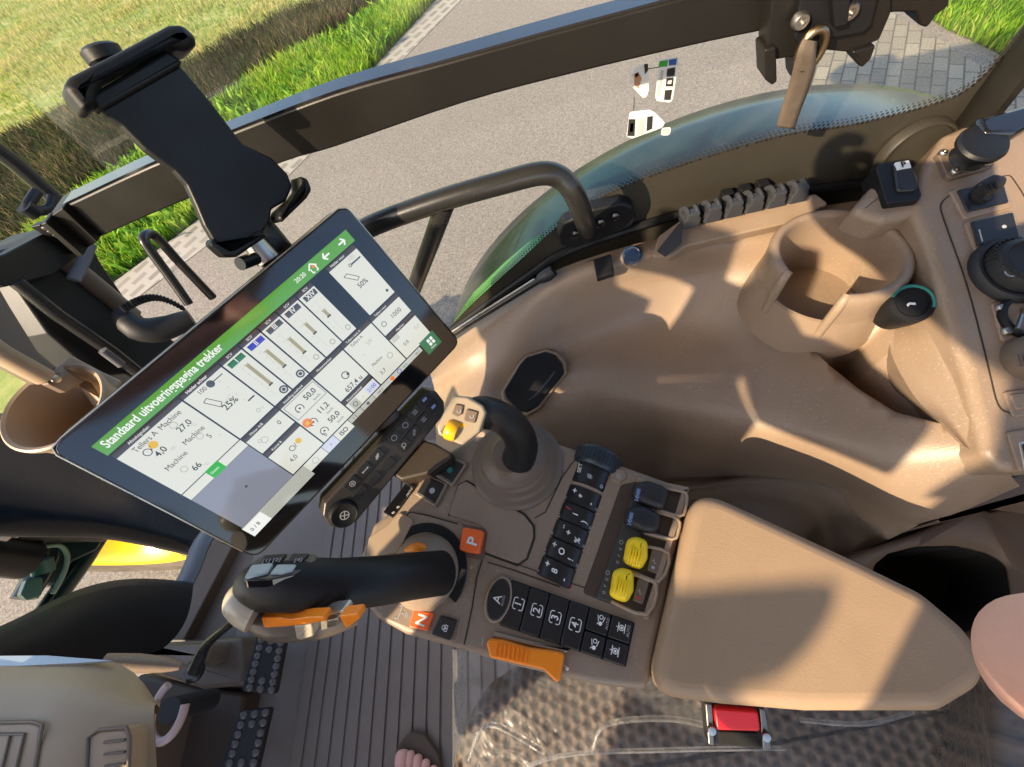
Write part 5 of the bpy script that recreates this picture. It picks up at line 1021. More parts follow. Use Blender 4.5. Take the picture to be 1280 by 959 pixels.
b = MB().use(PW); rows = []
for j in range(46):
    r_ = []
    for i in range(70):
        px = 566 + (1300 - 566) * i / 69; py = 812 + (1090 - 812) * j / 45
        z = .412; e = max(0, (600 - px) / 52); z -= .16 * e * e if px < 600 else 0
        if py < 850 and px < 640: z -= .02
        if px > 1160: z += min(.17, (px - 1160) / 60 * .12)
        p = hz(px, py, z); p.z += .009 * wr(p * 1.3)
        r_.append(p)
    rows.append(r_)
b.grid(rows); wp = obj('plastic_wrap', b, None, None, ang=0); tag(wp, 'crinkled clear plastic sheet spread over the seat cushion', 'plastic cover')
b = MB().use(PW)
for f0 in [[(740, 940, .43), (760, 905, .445), (850, 900, .45), (930, 925, .44)], [(620, 975, .42), (700, 945, .44), (820, 938, .45), (980, 935, .44)], [(1000, 900, .43), (1080, 905, .45), (1140, 890, .46)], [(586, 950, .40), (610, 905, .43), (680, 940, .43)]]:
    b.tube([hz(x, y, z) for x, y, z in f0], [(.0022, .0035)] * len(f0), seg=8, sub=5)
obj('fold', b, None, wp)
mat('buckle_steel', (.20, .185, .165), .42, metal=1.0, wear=.1)
bk = thing('belt_buckle', 'red button seat belt buckle in a steel frame below the armrest edge', 'belt buckle', hz(918, 905, .43))
BN = V((0, .35, .94)).normalized(); BPn = Plane(hz(918, 905, .475), BN)
def bq(name, l, m, h, base, r=.002, bev=.0015):
    b = MB().use(m); b.slab([BPn.at(*p) for p in l], BN, h, r=r, bev=bev, base=base); return obj(name, b, None, bk)
bq('buckle_body', [(884, 878), (950, 882), (960, 938), (888, 930)], BLK, .0, -.02)
bq('release_button', [(890, 880), (945, 884), (949, 911), (893, 909)], REDB, .006, -.004, bev=.003)
for (l) in ([(880, 876), (889, 877), (892, 930), (884, 928)], [(947, 882), (955, 884), (963, 934), (952, 936)]): bq('steel_cheek', l, MATS['buckle_steel'], .004, -.012)
bq('tongue_slot', [(897, 913), (946, 915), (951, 934), (899, 930)], DARK, .0015, -.002)
for (x, y) in [(889, 912), (957, 920)]:
    b = MB().use(METAL); b.lathe(BPn.at(x, y, .005), BN, [(.0045, 0), (.004, .003), (0, .0035)], seg=14); obj('rivet', b, None, bk)
# ================================================================== the person taking the picture
SKE = [  # name, position, radius, parent
 ('pelvis', (.44, .78, .93), (.135, .115), None), ('spine', (.40, .775, 1.12), (.125, .10), 'pelvis'), ('chest', (.34, .76, 1.32), (.15, .11), 'spine'), ('neck', (.32, .64, 1.47), .052, 'chest'), ('jaw', (.30, .58, 1.55), .068, 'neck'), ('crown', (.29, .57, 1.66), .085, 'jaw'), ('nose', (.285, .485, 1.575), .018, 'jaw'),
 ('hip_r', (.36, .76, .88), .095, 'pelvis'), ('knee_r', (.38, .60, .49), .060, 'hip_r'), ('calf_r', (.388, .555, .34), .058, 'knee_r'), ('ankle_r', (.392, .43, .085), .038, 'calf_r'), ('instep_r', (.390, .33, .052), (.038, .03), 'ankle_r'), ('ball_r', (.383, .272, .035), (.045, .018), 'instep_r'),
 ('hip_l', (.52, .79, .88), .095, 'pelvis'), ('knee_l', (.58, .68, .48), .060, 'hip_l'), ('calf_l', (.59, .66, .34), .058, 'knee_l'), ('ankle_l', (.61, .62, .085), .038, 'calf_l'), ('instep_l', (.61, .53, .052), (.038, .03), 'ankle_l'), ('ball_l', (.61, .46, .035), (.045, .018), 'instep_l'),
 ('shoulder_r', (.20, .68, 1.38), .058, 'chest'), ('elbow_r', (.02, .46, 1.18), .042, 'shoulder_r'), ('wrist_r', (-.135, .20, 1.10), (.030, .024), 'elbow_r'), ('palm_r', (-.150, .12, 1.088), (.036, .018), 'wrist_r'),
 ('shoulder_l', (.49, .72, 1.46), .056, 'chest'), ('elbow_l', (.35, .42, 1.285), .042, 'shoulder_l'), ('wrist_l', (.205, .10, 1.098), (.030, .024), 'elbow_l'), ('palm_l', (.158, .005, 1.079), (.042, .020), 'wrist_l'),
]
toes = []
for nm, s, b0 in (('r', 1, (.383, .272, .03)), ('l', -1, (.61, .46, .03))):
    for i in range(5):
        # the big toe lies on the side of the body's midline
        off = (.034 - .0175 * i) * s; ln = (.062, .060, .054, .046, .036)[i]; rr = (.0155, .011, .0105, .010, .0095)[i]
        bx = b0[0] + off * .85
        SKE.append(('toe%d_%s' % (i, nm), (bx, b0[1] - ln * .55, .030), rr * .95, 'ball_' + nm)); SKE.append(('toetip%d_%s' % (i, nm), (bx + off * .10, b0[1] - ln - .012, .020), rr, 'toe%d_%s' % (i, nm)))
def cd(px, py, t): p = dp(px, py, t); return tuple(p)
# right fingers wrap the edge of the phone; one tip reaches into the corner of the view
FT = [[cd(1500, 905, .052), cd(1345, 838, .056), cd(1262, 806, .056)], [cd(1560, 1130, .048), cd(1440, 1100, .052), cd(1372, 1080, .050)], [cd(1560, 1400, .042), cd(1460, 1380, .046), cd(1400, 1340, .046)], [cd(1600, 1720, .034), cd(1500, 1700, .038), cd(1450, 1660, .038)]]
for i, ch in enumerate(FT):
    pr = 'palm_r'
    for j, p in enumerate(ch): SKE.append(('finger%d_%d_r' % (i, j), p, ((.0088, .0092, .0098), (.0086, .0084, .0076), (.0084, .008, .0074), (.0074, .007, .0064))[i][j], pr)); pr = 'finger%d_%d_r' % (i, j)
SKE += [('thumb0_r', (-.115, .085, 1.098), .0105, 'palm_r'), ('thumb1_r', (-.085, .065, 1.092), .0095, 'thumb0_r')]
for i in range(4):
    SKE += [('finger%d_0_l' % i, (.150 - .004 * i, -.035 + .018 * i, 1.096 - .010 * i), .0086, 'palm_l'), ('finger%d_1_l' % i, (.130 - .004 * i, -.040 + .018 * i, 1.100 - .010 * i), .0080, 'finger%d_0_l' % i), ('finger%d_2_l' % i, (.112 - .004 * i, -.034 + .018 * i, 1.096 - .010 * i), .0074, 'finger%d_1_l' % i)]
SKE += [('thumb0_l', (.150, .005, 1.058), .0105, 'palm_l'), ('thumb1_l', (.130, -.008, 1.052), .0095, 'thumb0_l')]
def skinned(name, sk, m, parent=None, grow=0.0, levels=2, loc=None, ang=0):
    nm = [s[0] for s in sk]; root = parent
    while root is not None and root.parent is not None: root = root.parent
    o0 = V(root['_o']) if root is not None else V(loc)
    me = bpy.data.meshes.new(name); me.from_pydata([tuple(V(s[1]) - o0) for s in sk], [(nm.index(s[3]), i) for i, s in enumerate(sk) if s[3] in nm], [])
    o = bpy.data.objects.new(name, me); COL.objects.link(o)
    if root is None: o.location = o0; o['_o'] = tuple(o0)
    else: o.parent = parent
    sm = o.modifiers.new('skin', 'SKIN'); sm.use_smooth_shade = True
    for i, s in enumerate(sk):
        r = s[2] if isinstance(s[2], tuple) else (s[2], s[2]); me.skin_vertices[0].data[i].radius = (r[0] + grow, r[1] + grow); me.skin_vertices[0].data[i].use_root = (i == 0)
    ss = o.modifiers.new('round', 'SUBSURF'); ss.levels = levels; ss.render_levels = levels
    bpy.context.view_layer.update(); bake(o); o.data.materials.clear(); o.data.materials.append(m)
    for p in o.data.polygons: p.use_smooth = True
    return o
ph = thing('phone', 'black phone held up in both hands to take the picture', 'phone', CAM)
pr_, pu_, pf_ = M @ V((1, 0, 0)), M @ V((0, -1, 0)), M @ V((0, 0, 1))
b = MB().use(BLK); b.slab([CAM + pr_ * x + pu_ * y - pf_ * .0105 for x, y in [(-.125, .012), (.030, .012), (.030, -.070), (-.125, -.070)]], pf_, .008, r=.01, bev=.002); obj('phone_body', b, None, ph)
per_ = skinned('person', SKE, SKIN, loc=(.45, .6, 0), levels=3); tag(per_, 'person standing in a sandal by the seat, pink fingertip in the lower right corner', 'person')
sub = lambda ns: [(s[0], s[1], s[2], s[3] if s[3] in ns else None) for s in SKE if s[0] in ns]
skinned('shirt', sub(['pelvis', 'spine', 'chest', 'shoulder_r', 'shoulder_l']) + [('sleeve_r', (.10, .56, 1.27), .05, 'shoulder_r'), ('sleeve_l', (.435, .60, 1.39), .05, 'shoulder_l')], SHIRT, per_, grow=.014)
skinned('shorts', sub(['pelvis', 'hip_r', 'hip_l']) + [('hem_r', (.375, .64, .60), .072, 'hip_r'), ('hem_l', (.565, .71, .59), .072, 'hip_l')], mat('shorts_cloth', (.12, .11, .09), .85, grain=(700, .4, .001)), per_, grow=.016)
skinned('hair', [('a', (.30, .62, 1.62), .085, None), ('b', (.29, .60, 1.70), .088, 'a')], mat('hair_brown', (.04, .026, .016), .6, grain=(200, .6, .002)), per_)
SOLE = mat('sandal_sole', (.10, .07, .05), .7, grain=(300, .3, .001)); STRP = mat('sandal_strap', (.045, .03, .022), .5, grain=(400, .3, .0008))
for s, bx, by in ((1, .383, .272), (-1, .61, .46)):
    b = MB().use(SOLE); b.slab([V((bx + x * s, by + y, .006)) for x, y in [(.052, -.04), (.046, -.075), (.022, -.098), (-.01, -.092), (-.040, -.062), (-.052, -.02), (-.044, .10), (-.034, .20), (.034, .20), (.042, .10)]], UP, .012, r=.02, bev=.003, seg=6); obj('sandal_sole', b, None, per_)
    b = MB().use(STRP); b.tube([V((bx + .054 * s, by + .0, .014)), V((bx + .036 * s, by - .012, .046)), V((bx, by - .012, .058)), V((bx - .036 * s, by + .0, .048)), V((bx - .055 * s, by + .012, .014))], [(.014, .0028)] * 5, seg=10, sub=5, flat=V((0, 1, .2))); obj('sandal_strap', b, None, per_)
# ================================================================== outside: ground, road, verge
GZ = -1.35
def g(x, y, dz=0.0): return hz(x, y, GZ + dz)
def terrain_mat(name, c1, c2, scale, c3=None, rough=.9, bump=.02, fine=None):
    m, nt, out = nodes_of(name); N = nt.nodes.new; L = nt.links.new
    bs = N('ShaderNodeBsdfPrincipled'); L(bs.outputs[0], out.inputs[0]); bs.inputs['Roughness'].default_value = rough
    geo = N('ShaderNodeNewGeometry'); t = N('ShaderNodeTexNoise'); t.inputs['Scale'].default_value = scale; t.inputs['Detail'].default_value = 9; t.inputs['Roughness'].default_value = .7; L(geo.outputs['Position'], t.inputs['Vector'])
    r = N('ShaderNodeValToRGB'); r.color_ramp.elements[0].position = .35; r.color_ramp.elements[1].position = .66; r.color_ramp.elements[0].color = (*c1, 1); r.color_ramp.elements[1].color = (*c2, 1)
    if c3: e = r.color_ramp.elements.new(.5); e.color = (*c3, 1)
    L(t.outputs['Fac'], r.inputs[0]); col = r.outputs[0]
    if fine:
        t2 = N('ShaderNodeTexVoronoi'); t2.inputs['Scale'].default_value = fine[0]; L(geo.outputs['Position'], t2.inputs['Vector'])
        mx = N('ShaderNodeMix'); mx.data_type = 'RGBA'; mx.blend_type = 'MULTIPLY'; mx.inputs[0].default_value = fine[1]
        r2 = N('ShaderNodeValToRGB'); r2.color_ramp.elements[0].color = (.12, .12, .12, 1); r2.color_ramp.elements[1].color = (1.75, 1.7, 1.65, 1)
        L(t2.outputs['Color'], r2.inputs[0]); L(col, mx.inputs[6]); L(r2.outputs[0], mx.inputs[7]); col = mx.outputs[2]
    L(col, bs.inputs['Base Color'])
    bp = N('ShaderNodeBump'); bp.inputs['Distance'].default_value = bump; bp.inputs['Strength'].default_value = .6; L(t.outputs['Fac'], bp.inputs['Height']); L(bp.outputs[0], bs.inputs['Normal'])
    return m
FIELD = terrain_mat('field_grass', (.14, .19, .04), (.36, .32, .13), 3.2, (.22, .26, .06))
ROAD = terrain_mat('road_asphalt', (.165, .147, .127), (.25, .225, .195), 38, bump=.004, fine=(150, .6))
VERG = terrain_mat('verge_soil', (.05, .07, .02), (.09, .12, .03), 6)
DITC = terrain_mat('ditch_soil_shaded', (.035, .035, .022), (.075, .07, .045), 5)  # soil colour kept dark for the shade lying over the ditch
b = MB().use(FIELD); s = 300
b.poly([V((-s, -s, GZ)), V((s, -s, GZ)), V((s, s, GZ)), V((-s, s, GZ))]); struct(obj('ground', b, None, None))
b = MB().use(ROAD); e0, e1 = g(165, 377, .004), g(576, 0, .004); dd = (e0 - e1).normalized(); nn_ = V((dd.y, -dd.x, 0)); nn_ = nn_ if nn_.x > 0 else -nn_
E0, E1 = e0 + dd * 40, e1 - dd * 40
b.poly([E0, E1, E1 - nn_ * 40, E0 - nn_ * 60]); struct(obj('road', b, None, None))
# strip of open concrete grass pavers along the road edge
PAV, nt, out = nodes_of('grass_pavers'); N = nt.nodes.new; L = nt.links.new
bs = N('ShaderNodeBsdfPrincipled'); L(bs.outputs[0], out.inputs[0]); bs.inputs['Roughness'].default_value = .85
tc = N('ShaderNodeTexCoord'); mp = N('ShaderNodeMapping'); L(tc.outputs['Object'], mp.inputs[0]); mp.inputs['Rotation'].default_value = (0, 0, -math.atan2(dd.y, dd.x)); bt = N('ShaderNodeTexBrick'); L(mp.outputs[0], bt.inputs['Vector'])
bt.inputs['Color1'].default_value = (.17, .155, .125, 1); bt.inputs['Color2'].default_value = (.23, .21, .175, 1); bt.inputs['Mortar'].default_value = (.31, .285, .25, 1); bt.inputs['Scale'].default_value = 1; bt.inputs['Brick Width'].default_value = .22; bt.inputs['Row Height'].default_value = .13; bt.inputs['Mortar Size'].default_value = .035
L(bt.outputs['Color'], bs.inputs['Base Color'])
NB = [(100, 384), (120, 369), (150, 347), (225, 292), (330, 212), (400, 150), (456, 97), (545, 0), (585, -45)]; RB = [(118, 416), (135, 400), (165, 377), (265, 302), (362, 218), (432, 148), (492, 86), (576, 0), (618, -45)]
b = MB().use(PAV); b.grid([[g(x, y, .009) for x, y in NB], [g(x, y, .009) for x, y in RB]]); struct(obj('paved_edge_strip', b, None, None, loc=e0))
# block paving behind the tractor
BRK, nt, out = nodes_of('block_paving'); N = nt.nodes.new; L = nt.links.new
bs = N('ShaderNodeBsdfPrincipled'); L(bs.outputs[0], out.inputs[0]); bs.inputs['Roughness'].default_value = .85
tc = N('ShaderNodeTexCoord'); mp = N('ShaderNodeMapping'); L(tc.outputs['Object'], mp.inputs[0]); pd = (g(1110, 10) - g(1080, 160)); mp.inputs['Rotation'].default_value = (0, 0, -math.atan2(pd.y, pd.x)); bt = N('ShaderNodeTexBrick'); L(mp.outputs[0], bt.inputs['Vector'])
bt.inputs['Color1'].default_value = (.20, .175, .13, 1); bt.inputs['Color2'].default_value = (.28, .25, .19, 1); bt.inputs['Mortar'].default_value = (.11, .10, .08, 1); bt.inputs['Scale'].default_value = 1; bt.inputs['Brick Width'].default_value = .21; bt.inputs['Row Height'].default_value = .105; bt.inputs['Mortar Size'].default_value = .007
nz = N('ShaderNodeTexNoise'); nz.inputs['Scale'].default_value = 60; nz.inputs['Detail'].default_value = 6; L(tc.outputs['Object'], nz.inputs['Vector']); mx = N('ShaderNodeMix'); mx.data_type = 'RGBA'; mx.blend_type = 'OVERLAY'; mx.inputs[0].default_value = .6; L(bt.outputs['Color'], mx.inputs[6]); L(nz.outputs['Fac'], mx.inputs[7]); L(mx.outputs[2], bs.inputs['Base Color'])
b = MB().use(BRK); b.poly([g(x, y, .008) for x, y in [(1005, 40), (1100, 8), (1160, 40), (1300, 130), (1500, 260), (1200, 330), (1010, 200)]]); struct(obj('block_pavement', b, None, None))
# verge, ditch and field vegetation
def blades(name, poly, n, hgt, wid, cols, label, cat, lean=.5, seed=1, z=GZ, patch=None, heads=None):
    rnd = random.Random(seed); xs = [p.x for p in poly]; ys = [p.y for p in poly]
    def inside(x, y):
        c_ = False
        for i in range(len(poly)):
            a, e = poly[i - 1], poly[i]
            if (a.y > y) != (e.y > y) and x < (e.x - a.x) * (y - a.y) / (e.y - a.y) + a.x: c_ = not c_
        return c_
    vs, fs, mi = [], [], []
    cnt = 0
    while cnt < n:
        x, y = rnd.uniform(min(xs), max(xs)), rnd.uniform(min(ys), max(ys))
        if not inside(x, y): continue
        q = noise.noise(V((x * 1.1, y * 1.1, seed)))
        if rnd.random() > .72 + q * .7: cnt += .15; continue
        cnt += 1
        a = rnd.uniform(0, 6.283); h = hgt * rnd.uniform(.5, 1.25) * (1 + .5 * q); w = wid * rnd.uniform(.6, 1.3); l = h * lean * rnd.uniform(.2, 1.2); la = rnd.uniform(0, 6.283)
        dx, dy = math.cos(a) * w, math.sin(a) * w; lx, ly = math.cos(la) * l, math.sin(la) * l
        k = len(vs); vs += [(x - dx, y - dy, z), (x + dx, y + dy, z), (x + lx * .4 + dx * .8, y + ly * .4 + dy * .8, z + h * .6), (x + lx * .4 - dx * .8, y + ly * .4 - dy * .8, z + h * .6), (x + lx, y + ly, z + h * .95)]
        fs += [(k, k + 1, k + 2, k + 3), (k + 3, k + 2, k + 4)]; m_ = min(len(cols) - 1, int(max(0, rnd.gauss(.5 + q * .5, .25)) * len(cols))); mi += [m_, m_]
    me = bpy.data.meshes.new(name); me.from_pydata(vs, [], fs); me.polygons.foreach_set('material_index', mi)
    for c_ in cols: me.materials.append(c_)
    o = bpy.data.objects.new(name, me); COL.objects.link(o); tag(o, label, cat); o['kind'] = 'stuff'; return o
def leaf(name, c_):
    m, nt, out = nodes_of(name); N = nt.nodes.new
    d_ = N('ShaderNodeBsdfDiffuse'); d_.inputs[0].default_value = (*c_, 1); t = N('ShaderNodeBsdfTranslucent'); t.inputs[0].default_value = (c_[0] * 1.3, c_[1] * 1.25, c_[2], 1); mx = N('ShaderNodeMixShader'); mx.inputs[0].default_value = .45
    nt.links.new(d_.outputs[0], mx.inputs[1]); nt.links.new(t.outputs[0], mx.inputs[2]); nt.links.new(mx.outputs[0], out.inputs[0]); return m
GR = [leaf('grass_deep', (.07, .17, .016)), leaf('grass_mid', (.17, .33, .028)), leaf('grass_fresh', (.27, .42, .04)), leaf('grass_yellow', (.40, .44, .10))]
DG = [leaf('weed_grey_shaded', (.045, .048, .034)), leaf('weed_brown_shaded', (.075, .066, .046)), leaf('weed_green_shaded', (.045, .075, .025)), leaf('weed_straw', (.20, .15, .09))]  # grey brown weeds with the band's shade put into their tones
FG = [leaf('field_green', (.20, .29, .05)), leaf('field_straw', (.36, .36, .12)), leaf('field_pale', (.48, .42, .20))]
vp_ = [E0 + nn_ * .40 - dd * 32, e1 + nn_ * .40 - dd * 6] 
def gp2(l): return [g(x, y) for x, y in l]
near = gp2(NB)
far = gp2([(530, -70), (480, 8), (400, 60), (300, 118), (200, 180), (130, 225), (60, 290), (20, 340), (40, 400)])
P_ = near + far
b = MB().use(VERG); b.poly([p + UP * .012 for p in P_]); struct(obj('verge_soil', b, None, None))
blades('verge_grass', P_, 36000, .16, .008, GR, 'lush bright green grass verge along the road edge', 'grass', seed=3)
LV = [leaf('leaf_green', (.15, .33, .04)), leaf('leaf_light', (.30, .46, .07)), leaf('leaf_deep', (.06, .16, .03))]
blades('verge_weeds', P_, 2600, .17, .028, LV, 'broad leaved weeds scattered through the bright verge', 'weeds', seed=21, lean=.9)
mid = gp2([(540, -70), (500, -10), (430, 32), (330, 92), (220, 160), (130, 218), (50, 285), (10, 320)])
fr_ = gp2([(-30, 280), (-30, 190), (60, 150), (150, 120), (235, 85), (300, 48), (370, 20), (430, -4), (500, -50)])
Q_ = mid + fr_
b = MB().use(DITC); b.poly([p + UP * .008 for p in Q_]); struct(obj('ditch', b, None, None))
blades('ditch_weeds', Q_, 24000, .17, .007, DG, 'grey brown weeds toned down for shade, filling the ditch beyond the verge', 'weeds', seed=5)
R_ = gp2([(-60, 200), (-60, 20), (0, 0), (120, -30), (300, -50), (470, -60), (430, -6), (300, 46), (235, 80), (150, 118), (60, 150)])
blades('field_stubble', R_, 26000, .075, .009, FG, 'sunny yellow green field grass in the upper left corner', 'grass', seed=8)
T_ = gp2([(1130, -20), (1150, 18), (1185, 40), (1230, 60), (1280, 85), (1400, 150), (1400, 0), (1280, -60)])
b = MB().use(VERG); b.poly([p + UP * .013 for p in T_]); struct(obj('corner_soil', b, None, None))
blades('corner_grass', T_, 11000, .14, .008, GR, 'patch of bright green grass in the upper right corner', 'grass', seed=11)
# ================================================================== tractor outside the cab
def cyl_sheet(mb, cx, cz_, R, a0, a1, ys, n=44):
    """a mudguard: an arc round a wheel axle with a crowned cross-section (y, drop)"""
    rows = []
    for i in range(n + 1):
        a = math.radians(a0 + (a1 - a0) * i / n); rows.append([V((cx + (R + d_) * math.cos(a), y, cz_ + (R + d_) * math.sin(a))) for y, d_ in ys])
    mb.grid(rows)
trc = thing('tractor', 'green tractor around the cab: glossy dark green rear fender, yellow front rim and green axle', 'tractor', V((.6, .25, GZ)))
fen = trc
b = MB().use(GREENP); cyl_sheet(b, -.60, -.74, 1.10, 8, 165, [(-.49, -.02), (-.52, .0), (-.70, .022), (-.90, .026), (-1.06, .018), (-1.14, -.002), (-1.17, -.04), (-1.165, -.09)])
o = obj('rear_fender', b, None, fen, ang=60); sm_ = o.modifiers.new('thickness', 'SOLIDIFY'); sm_.thickness = .006
b = MB().use(GREENL); b.slab([ay(x, y, -.53) for x, y in [(566, 414), (592, 376), (630, 340), (664, 312), (682, 300), (690, 316), (664, 344), (616, 382), (578, 412)]], V((0, 1, 0)), .004, r=.01, bev=.002, base=-.02); obj('green_side_panel', b, None, fen)
b = MB().use(TYRE); b.lathe(V((-.66, -1.06, -.58)), V((0, 1, 0)), [(.4, .02), (.5, .0), (.68, .02), (.75, .08), (.765, .24), (.75, .40), (.68, .46), (.4, .44)], seg=56); rw = obj('wheel', b, None, trc)
b = MB().use(YPAINT); b.lathe(V((-.66, -1.04, -.58)), V((0, 1, 0)), [(.42, .0), (.40, .1), (.3, .14), (0, .14)], seg=40); obj('rim', b, None, rw)
# front wheel, its black guard, axle parts
WC = V((2.25, -.40, -.64))
b = MB().use(TYRE); b.lathe(WC + V((0, -.42, 0)), V((0, 1, 0)), [(.40, .02), (.46, .0), (.62, .01), (.69, .06), (.705, .20), (.69, .36), (.62, .42), (.46, .42), (.41, .40)], seg=56)
for i in range(22):
    for s in (-1, 1):
        a = 2 * math.pi * (i + .25 * s) / 22; a2 = a + .22
        b.tube([WC + V((.70 * math.cos(a), -.21 + s * .01, .70 * math.sin(a))), WC + V((.685 * math.cos(a2), -.21 + s * .17, .685 * math.sin(a2)))], [(.028, .02), (.03, .02)], seg=6)
fw = obj('wheel', b, None, trc)
b = MB().use(YPAINT); b.lathe(WC + V((0, -.36, 0)), V((0, 1, 0)), [(.0, .12), (.14, .12), (.17, .20), (.30, .22), (.345, .30), (.375, .345), (.405, .355), (.415, .35), (.41, .30), (.38, .2), (.37, .0)], seg=64); obj('rim', b, None, fw)
b = MB().use(mat('navy_black_guard', (.004, .008, .015), .24, grain=(200, .1, .001), wear=.08, spec=.3)); gv_ = [[axx(x, y, 1.55) for x, y in [(-120, 520), (-20, 532), (60, 545), (140, 570), (250, 640)]], [axx(x, y, 1.45) for x, y in [(-120, 560), (-20, 575), (60, 592), (140, 615), (262, 672)]], [axx(x, y, 1.38) for x, y in [(-120, 600), (-20, 612), (60, 628), (140, 645), (270, 690)]], [axx(x, y, 1.36) for x, y in [(-120, 640), (-20, 650), (60, 652), (140, 660), (262, 690)]], [axx(x, y, 1.38) for x, y in [(-120, 655), (-20, 660), (60, 664), (150, 668), (250, 690)]]]
gv_ = [catmull(r, 4) for r in gv_]; gv_ = [list(r) for r in zip(*[catmull(cc, 4) for cc in zip(*gv_)])]; b.grid(gv_)
fg_ = obj('front_guard', b, None, trc, ang=60); sm_ = fg_.modifiers.new('thickness', 'SOLIDIFY'); sm_.thickness = .02
ax_ = trc
b = MB().use(GREENP); X_ = 1.9
b.tube([axx(128, 664, X_), axx(104, 700, X_), axx(72, 744, X_), (axx(40, 790, X_))], [(.030, .034)] * 4, seg=12); b.tube([axx(60, 675, X_), axx(56, 700, X_), axx(44, 724, X_), axx(30, 748, X_)], [(.05, .035), (.05, .035), (.05, .03), (.045, .03)], seg=12)
b.slab([axx(x, y, X_) for x, y in [(36, 690), (60, 664), (130, 660), (112, 690), (84, 704), (66, 736), (34, 724)]], V((-1, 0, .3)), .03, r=.02, bev=.01, base=-.05); obj('axle_arm', b, None, ax_)
b = MB().use(mat('teal_casting', (.05, .15, .12), .35, coat=.2)); b.slab([axx(x, y, X_ - .06) for x, y in [(30, 724), (48, 722), (46, 746), (28, 752), (22, 744)]], V((-1, 0, .3)), .03, r=.01, bev=.006); b.tube([axx(52, 700, X_ - .06), axx(54, 716, X_ - .06)], .03, seg=12); obj('green_casting', b, None, ax_)
b = MB().use(YPAINT); b.slab([axx(x, y, X_ - .07) for x, y in [(42, 690), (52, 680), (54, 692), (44, 704)]], V((-1, 0, .3)), .02, r=.006, bev=.004); obj('yellow_tag', b, None, ax_)
b = MB().use(mat('pale_green_hose', (.24, .36, .27), .4)); b.tube([axx(52, 684, X_ - .09), axx(74, 682, X_ - .09), axx(84, 694, X_ - .09), axx(80, 716, X_ - .09), axx(66, 742, X_ - .09)], .0075, seg=8, sub=4); obj('hose', b, None, ax_)
b = MB().use(BLKM); b.tube([axx(-40, 660, 1.8), axx(30, 668, 1.8), axx(60, 664, 1.8), axx(130, 664, 1.8)], [(.05, .04)] * 4, seg=10); b.tube([axx(-30, 690, 1.8), axx(36, 700, 1.8)], .06, seg=10); b.use(METAL); b.tube([axx(0, 668, 1.72), axx(10, 670, 1.72)], .018, seg=10); b.tube([axx(18, 668, 1.72), axx(22, 668, 1.72)], .012, seg=10); b.use(ORG); b.tube([axx(-10, 662, 1.72), axx(8, 658, 1.72)], .010, seg=8); obj('steering_link', b, None, ax_)
b = MB().use(GREENL); b.slab([V((1.15, .04, .1)), V((3.4, .08, .1)), V((3.4, .78, .1)), V((1.15, .82, .1))], UP, .5, r=.1, bev=.12, bseg=5); obj('hood', b, None, trc)
# ================================================================== cab shell overhead
b = MB().use(mat('pale_roof_lining', (.5, .46, .40), .8)); b.slab([V((.62, -.72, 1.68)), V((.60, 1.10, 1.68)), V((-1.10, 1.10, 1.68)), V((-1.10, -.72, 1.68))], UP, .16, r=.12, bev=.05); rf_ = obj('cab_roof', b, None, None); tag(rf_, 'tan lined cab roof above the seat', 'roof'); struct(rf_)
b = MB().use(BLK); b.slab([V((.60, -.80, 1.70)), V((1.05, -.80, 1.70)), V((1.05, -.25, 1.70)), V((.60, -.25, 1.70))], UP, .14, r=.05, bev=.03); tag(obj('roof_shade_block', b, None, None), 'black box added at the front right roof corner to shade the paving', 'shade block')  # added out of view to throw shade on the block paving
b = MB().use(TAND); b.slab([V((-1.08, -.48, -.02)), V((-1.08, 1.05, -.02)), V((-1.08, 1.05, .95)), V((-1.08, -.48, .95))], V((1, 0, 0)), .05); rw_ = obj('rear_wall', b, None, None); struct(rw_)
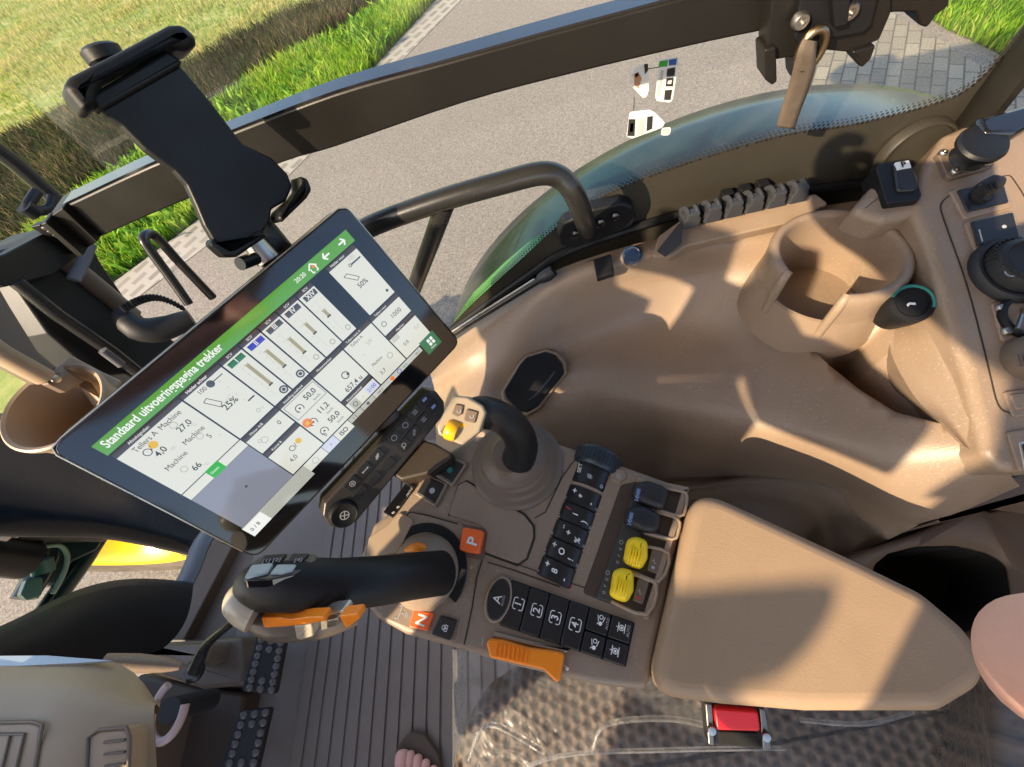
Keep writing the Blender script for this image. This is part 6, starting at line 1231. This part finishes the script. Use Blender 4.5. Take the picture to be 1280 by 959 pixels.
# ================================================================== light and camera
flush_texts()
SUN_EL, SUN_AZ = 32.0, 41.0                      # the sun stands ahead and to the left of the tractor
sd_ = V((math.cos(math.radians(SUN_EL)) * math.cos(math.radians(SUN_AZ)), math.cos(math.radians(SUN_EL)) * math.sin(math.radians(SUN_AZ)), math.sin(math.radians(SUN_EL))))
w = bpy.data.worlds.new('World'); SC.world = w; w.use_nodes = True; nt = w.node_tree; nt.nodes.clear()
ow = nt.nodes.new('ShaderNodeOutputWorld'); bg = nt.nodes.new('ShaderNodeBackground'); sk_ = nt.nodes.new('ShaderNodeTexSky'); sk_.sky_type = 'NISHITA'; sk_.sun_disc = False
sk_.sun_elevation = math.radians(SUN_EL); sk_.sun_rotation = math.atan2(sd_.x, sd_.y); sk_.dust_density = 2.0; sk_.air_density = 1.0
bg.inputs['Strength'].default_value = .15; nt.links.new(sk_.outputs[0], bg.inputs[0]); nt.links.new(bg.outputs[0], ow.inputs[0])
ld = bpy.data.lights.new('sun', 'SUN'); ld.energy = 3.9; ld.angle = math.radians(.5); ld.color = (1.0, .79, .52)
lo = bpy.data.objects.new('sun', ld); COL.objects.link(lo); lo.rotation_euler = sd_.to_track_quat('Z', 'Y').to_euler(); lo.location = sd_ * 12
cd_ = bpy.data.cameras.new('camera'); co = bpy.data.objects.new('camera', cd_); COL.objects.link(co)
cd_.sensor_width = 36; cd_.lens = 36 * FPX / 1280; cd_.clip_start = .005; cd_.clip_end = 1500
r_, u_, k_ = M @ V((1, 0, 0)), M @ V((0, -1, 0)), M @ V((0, 0, -1))
co.matrix_world = Matrix(((r_.x, u_.x, k_.x, CAM.x), (r_.y, u_.y, k_.y, CAM.y), (r_.z, u_.z, k_.z, CAM.z), (0, 0, 0, 1)))
SC.camera = co
SC.view_settings.view_transform = 'Standard'; SC.view_settings.look = 'None'; SC.view_settings.exposure = EV; SC.view_settings.gamma = 1
SC.render.engine = 'CYCLES'; SC.cycles.use_denoising = True; SC.cycles.max_bounces = 10; SC.cycles.transparent_max_bounces = 16; SC.cycles.sample_clamp_indirect = 8; SC.cycles.caustics_reflective = False
for o in list(bpy.data.objects):
    if '_o' in o.keys(): del o['_o']
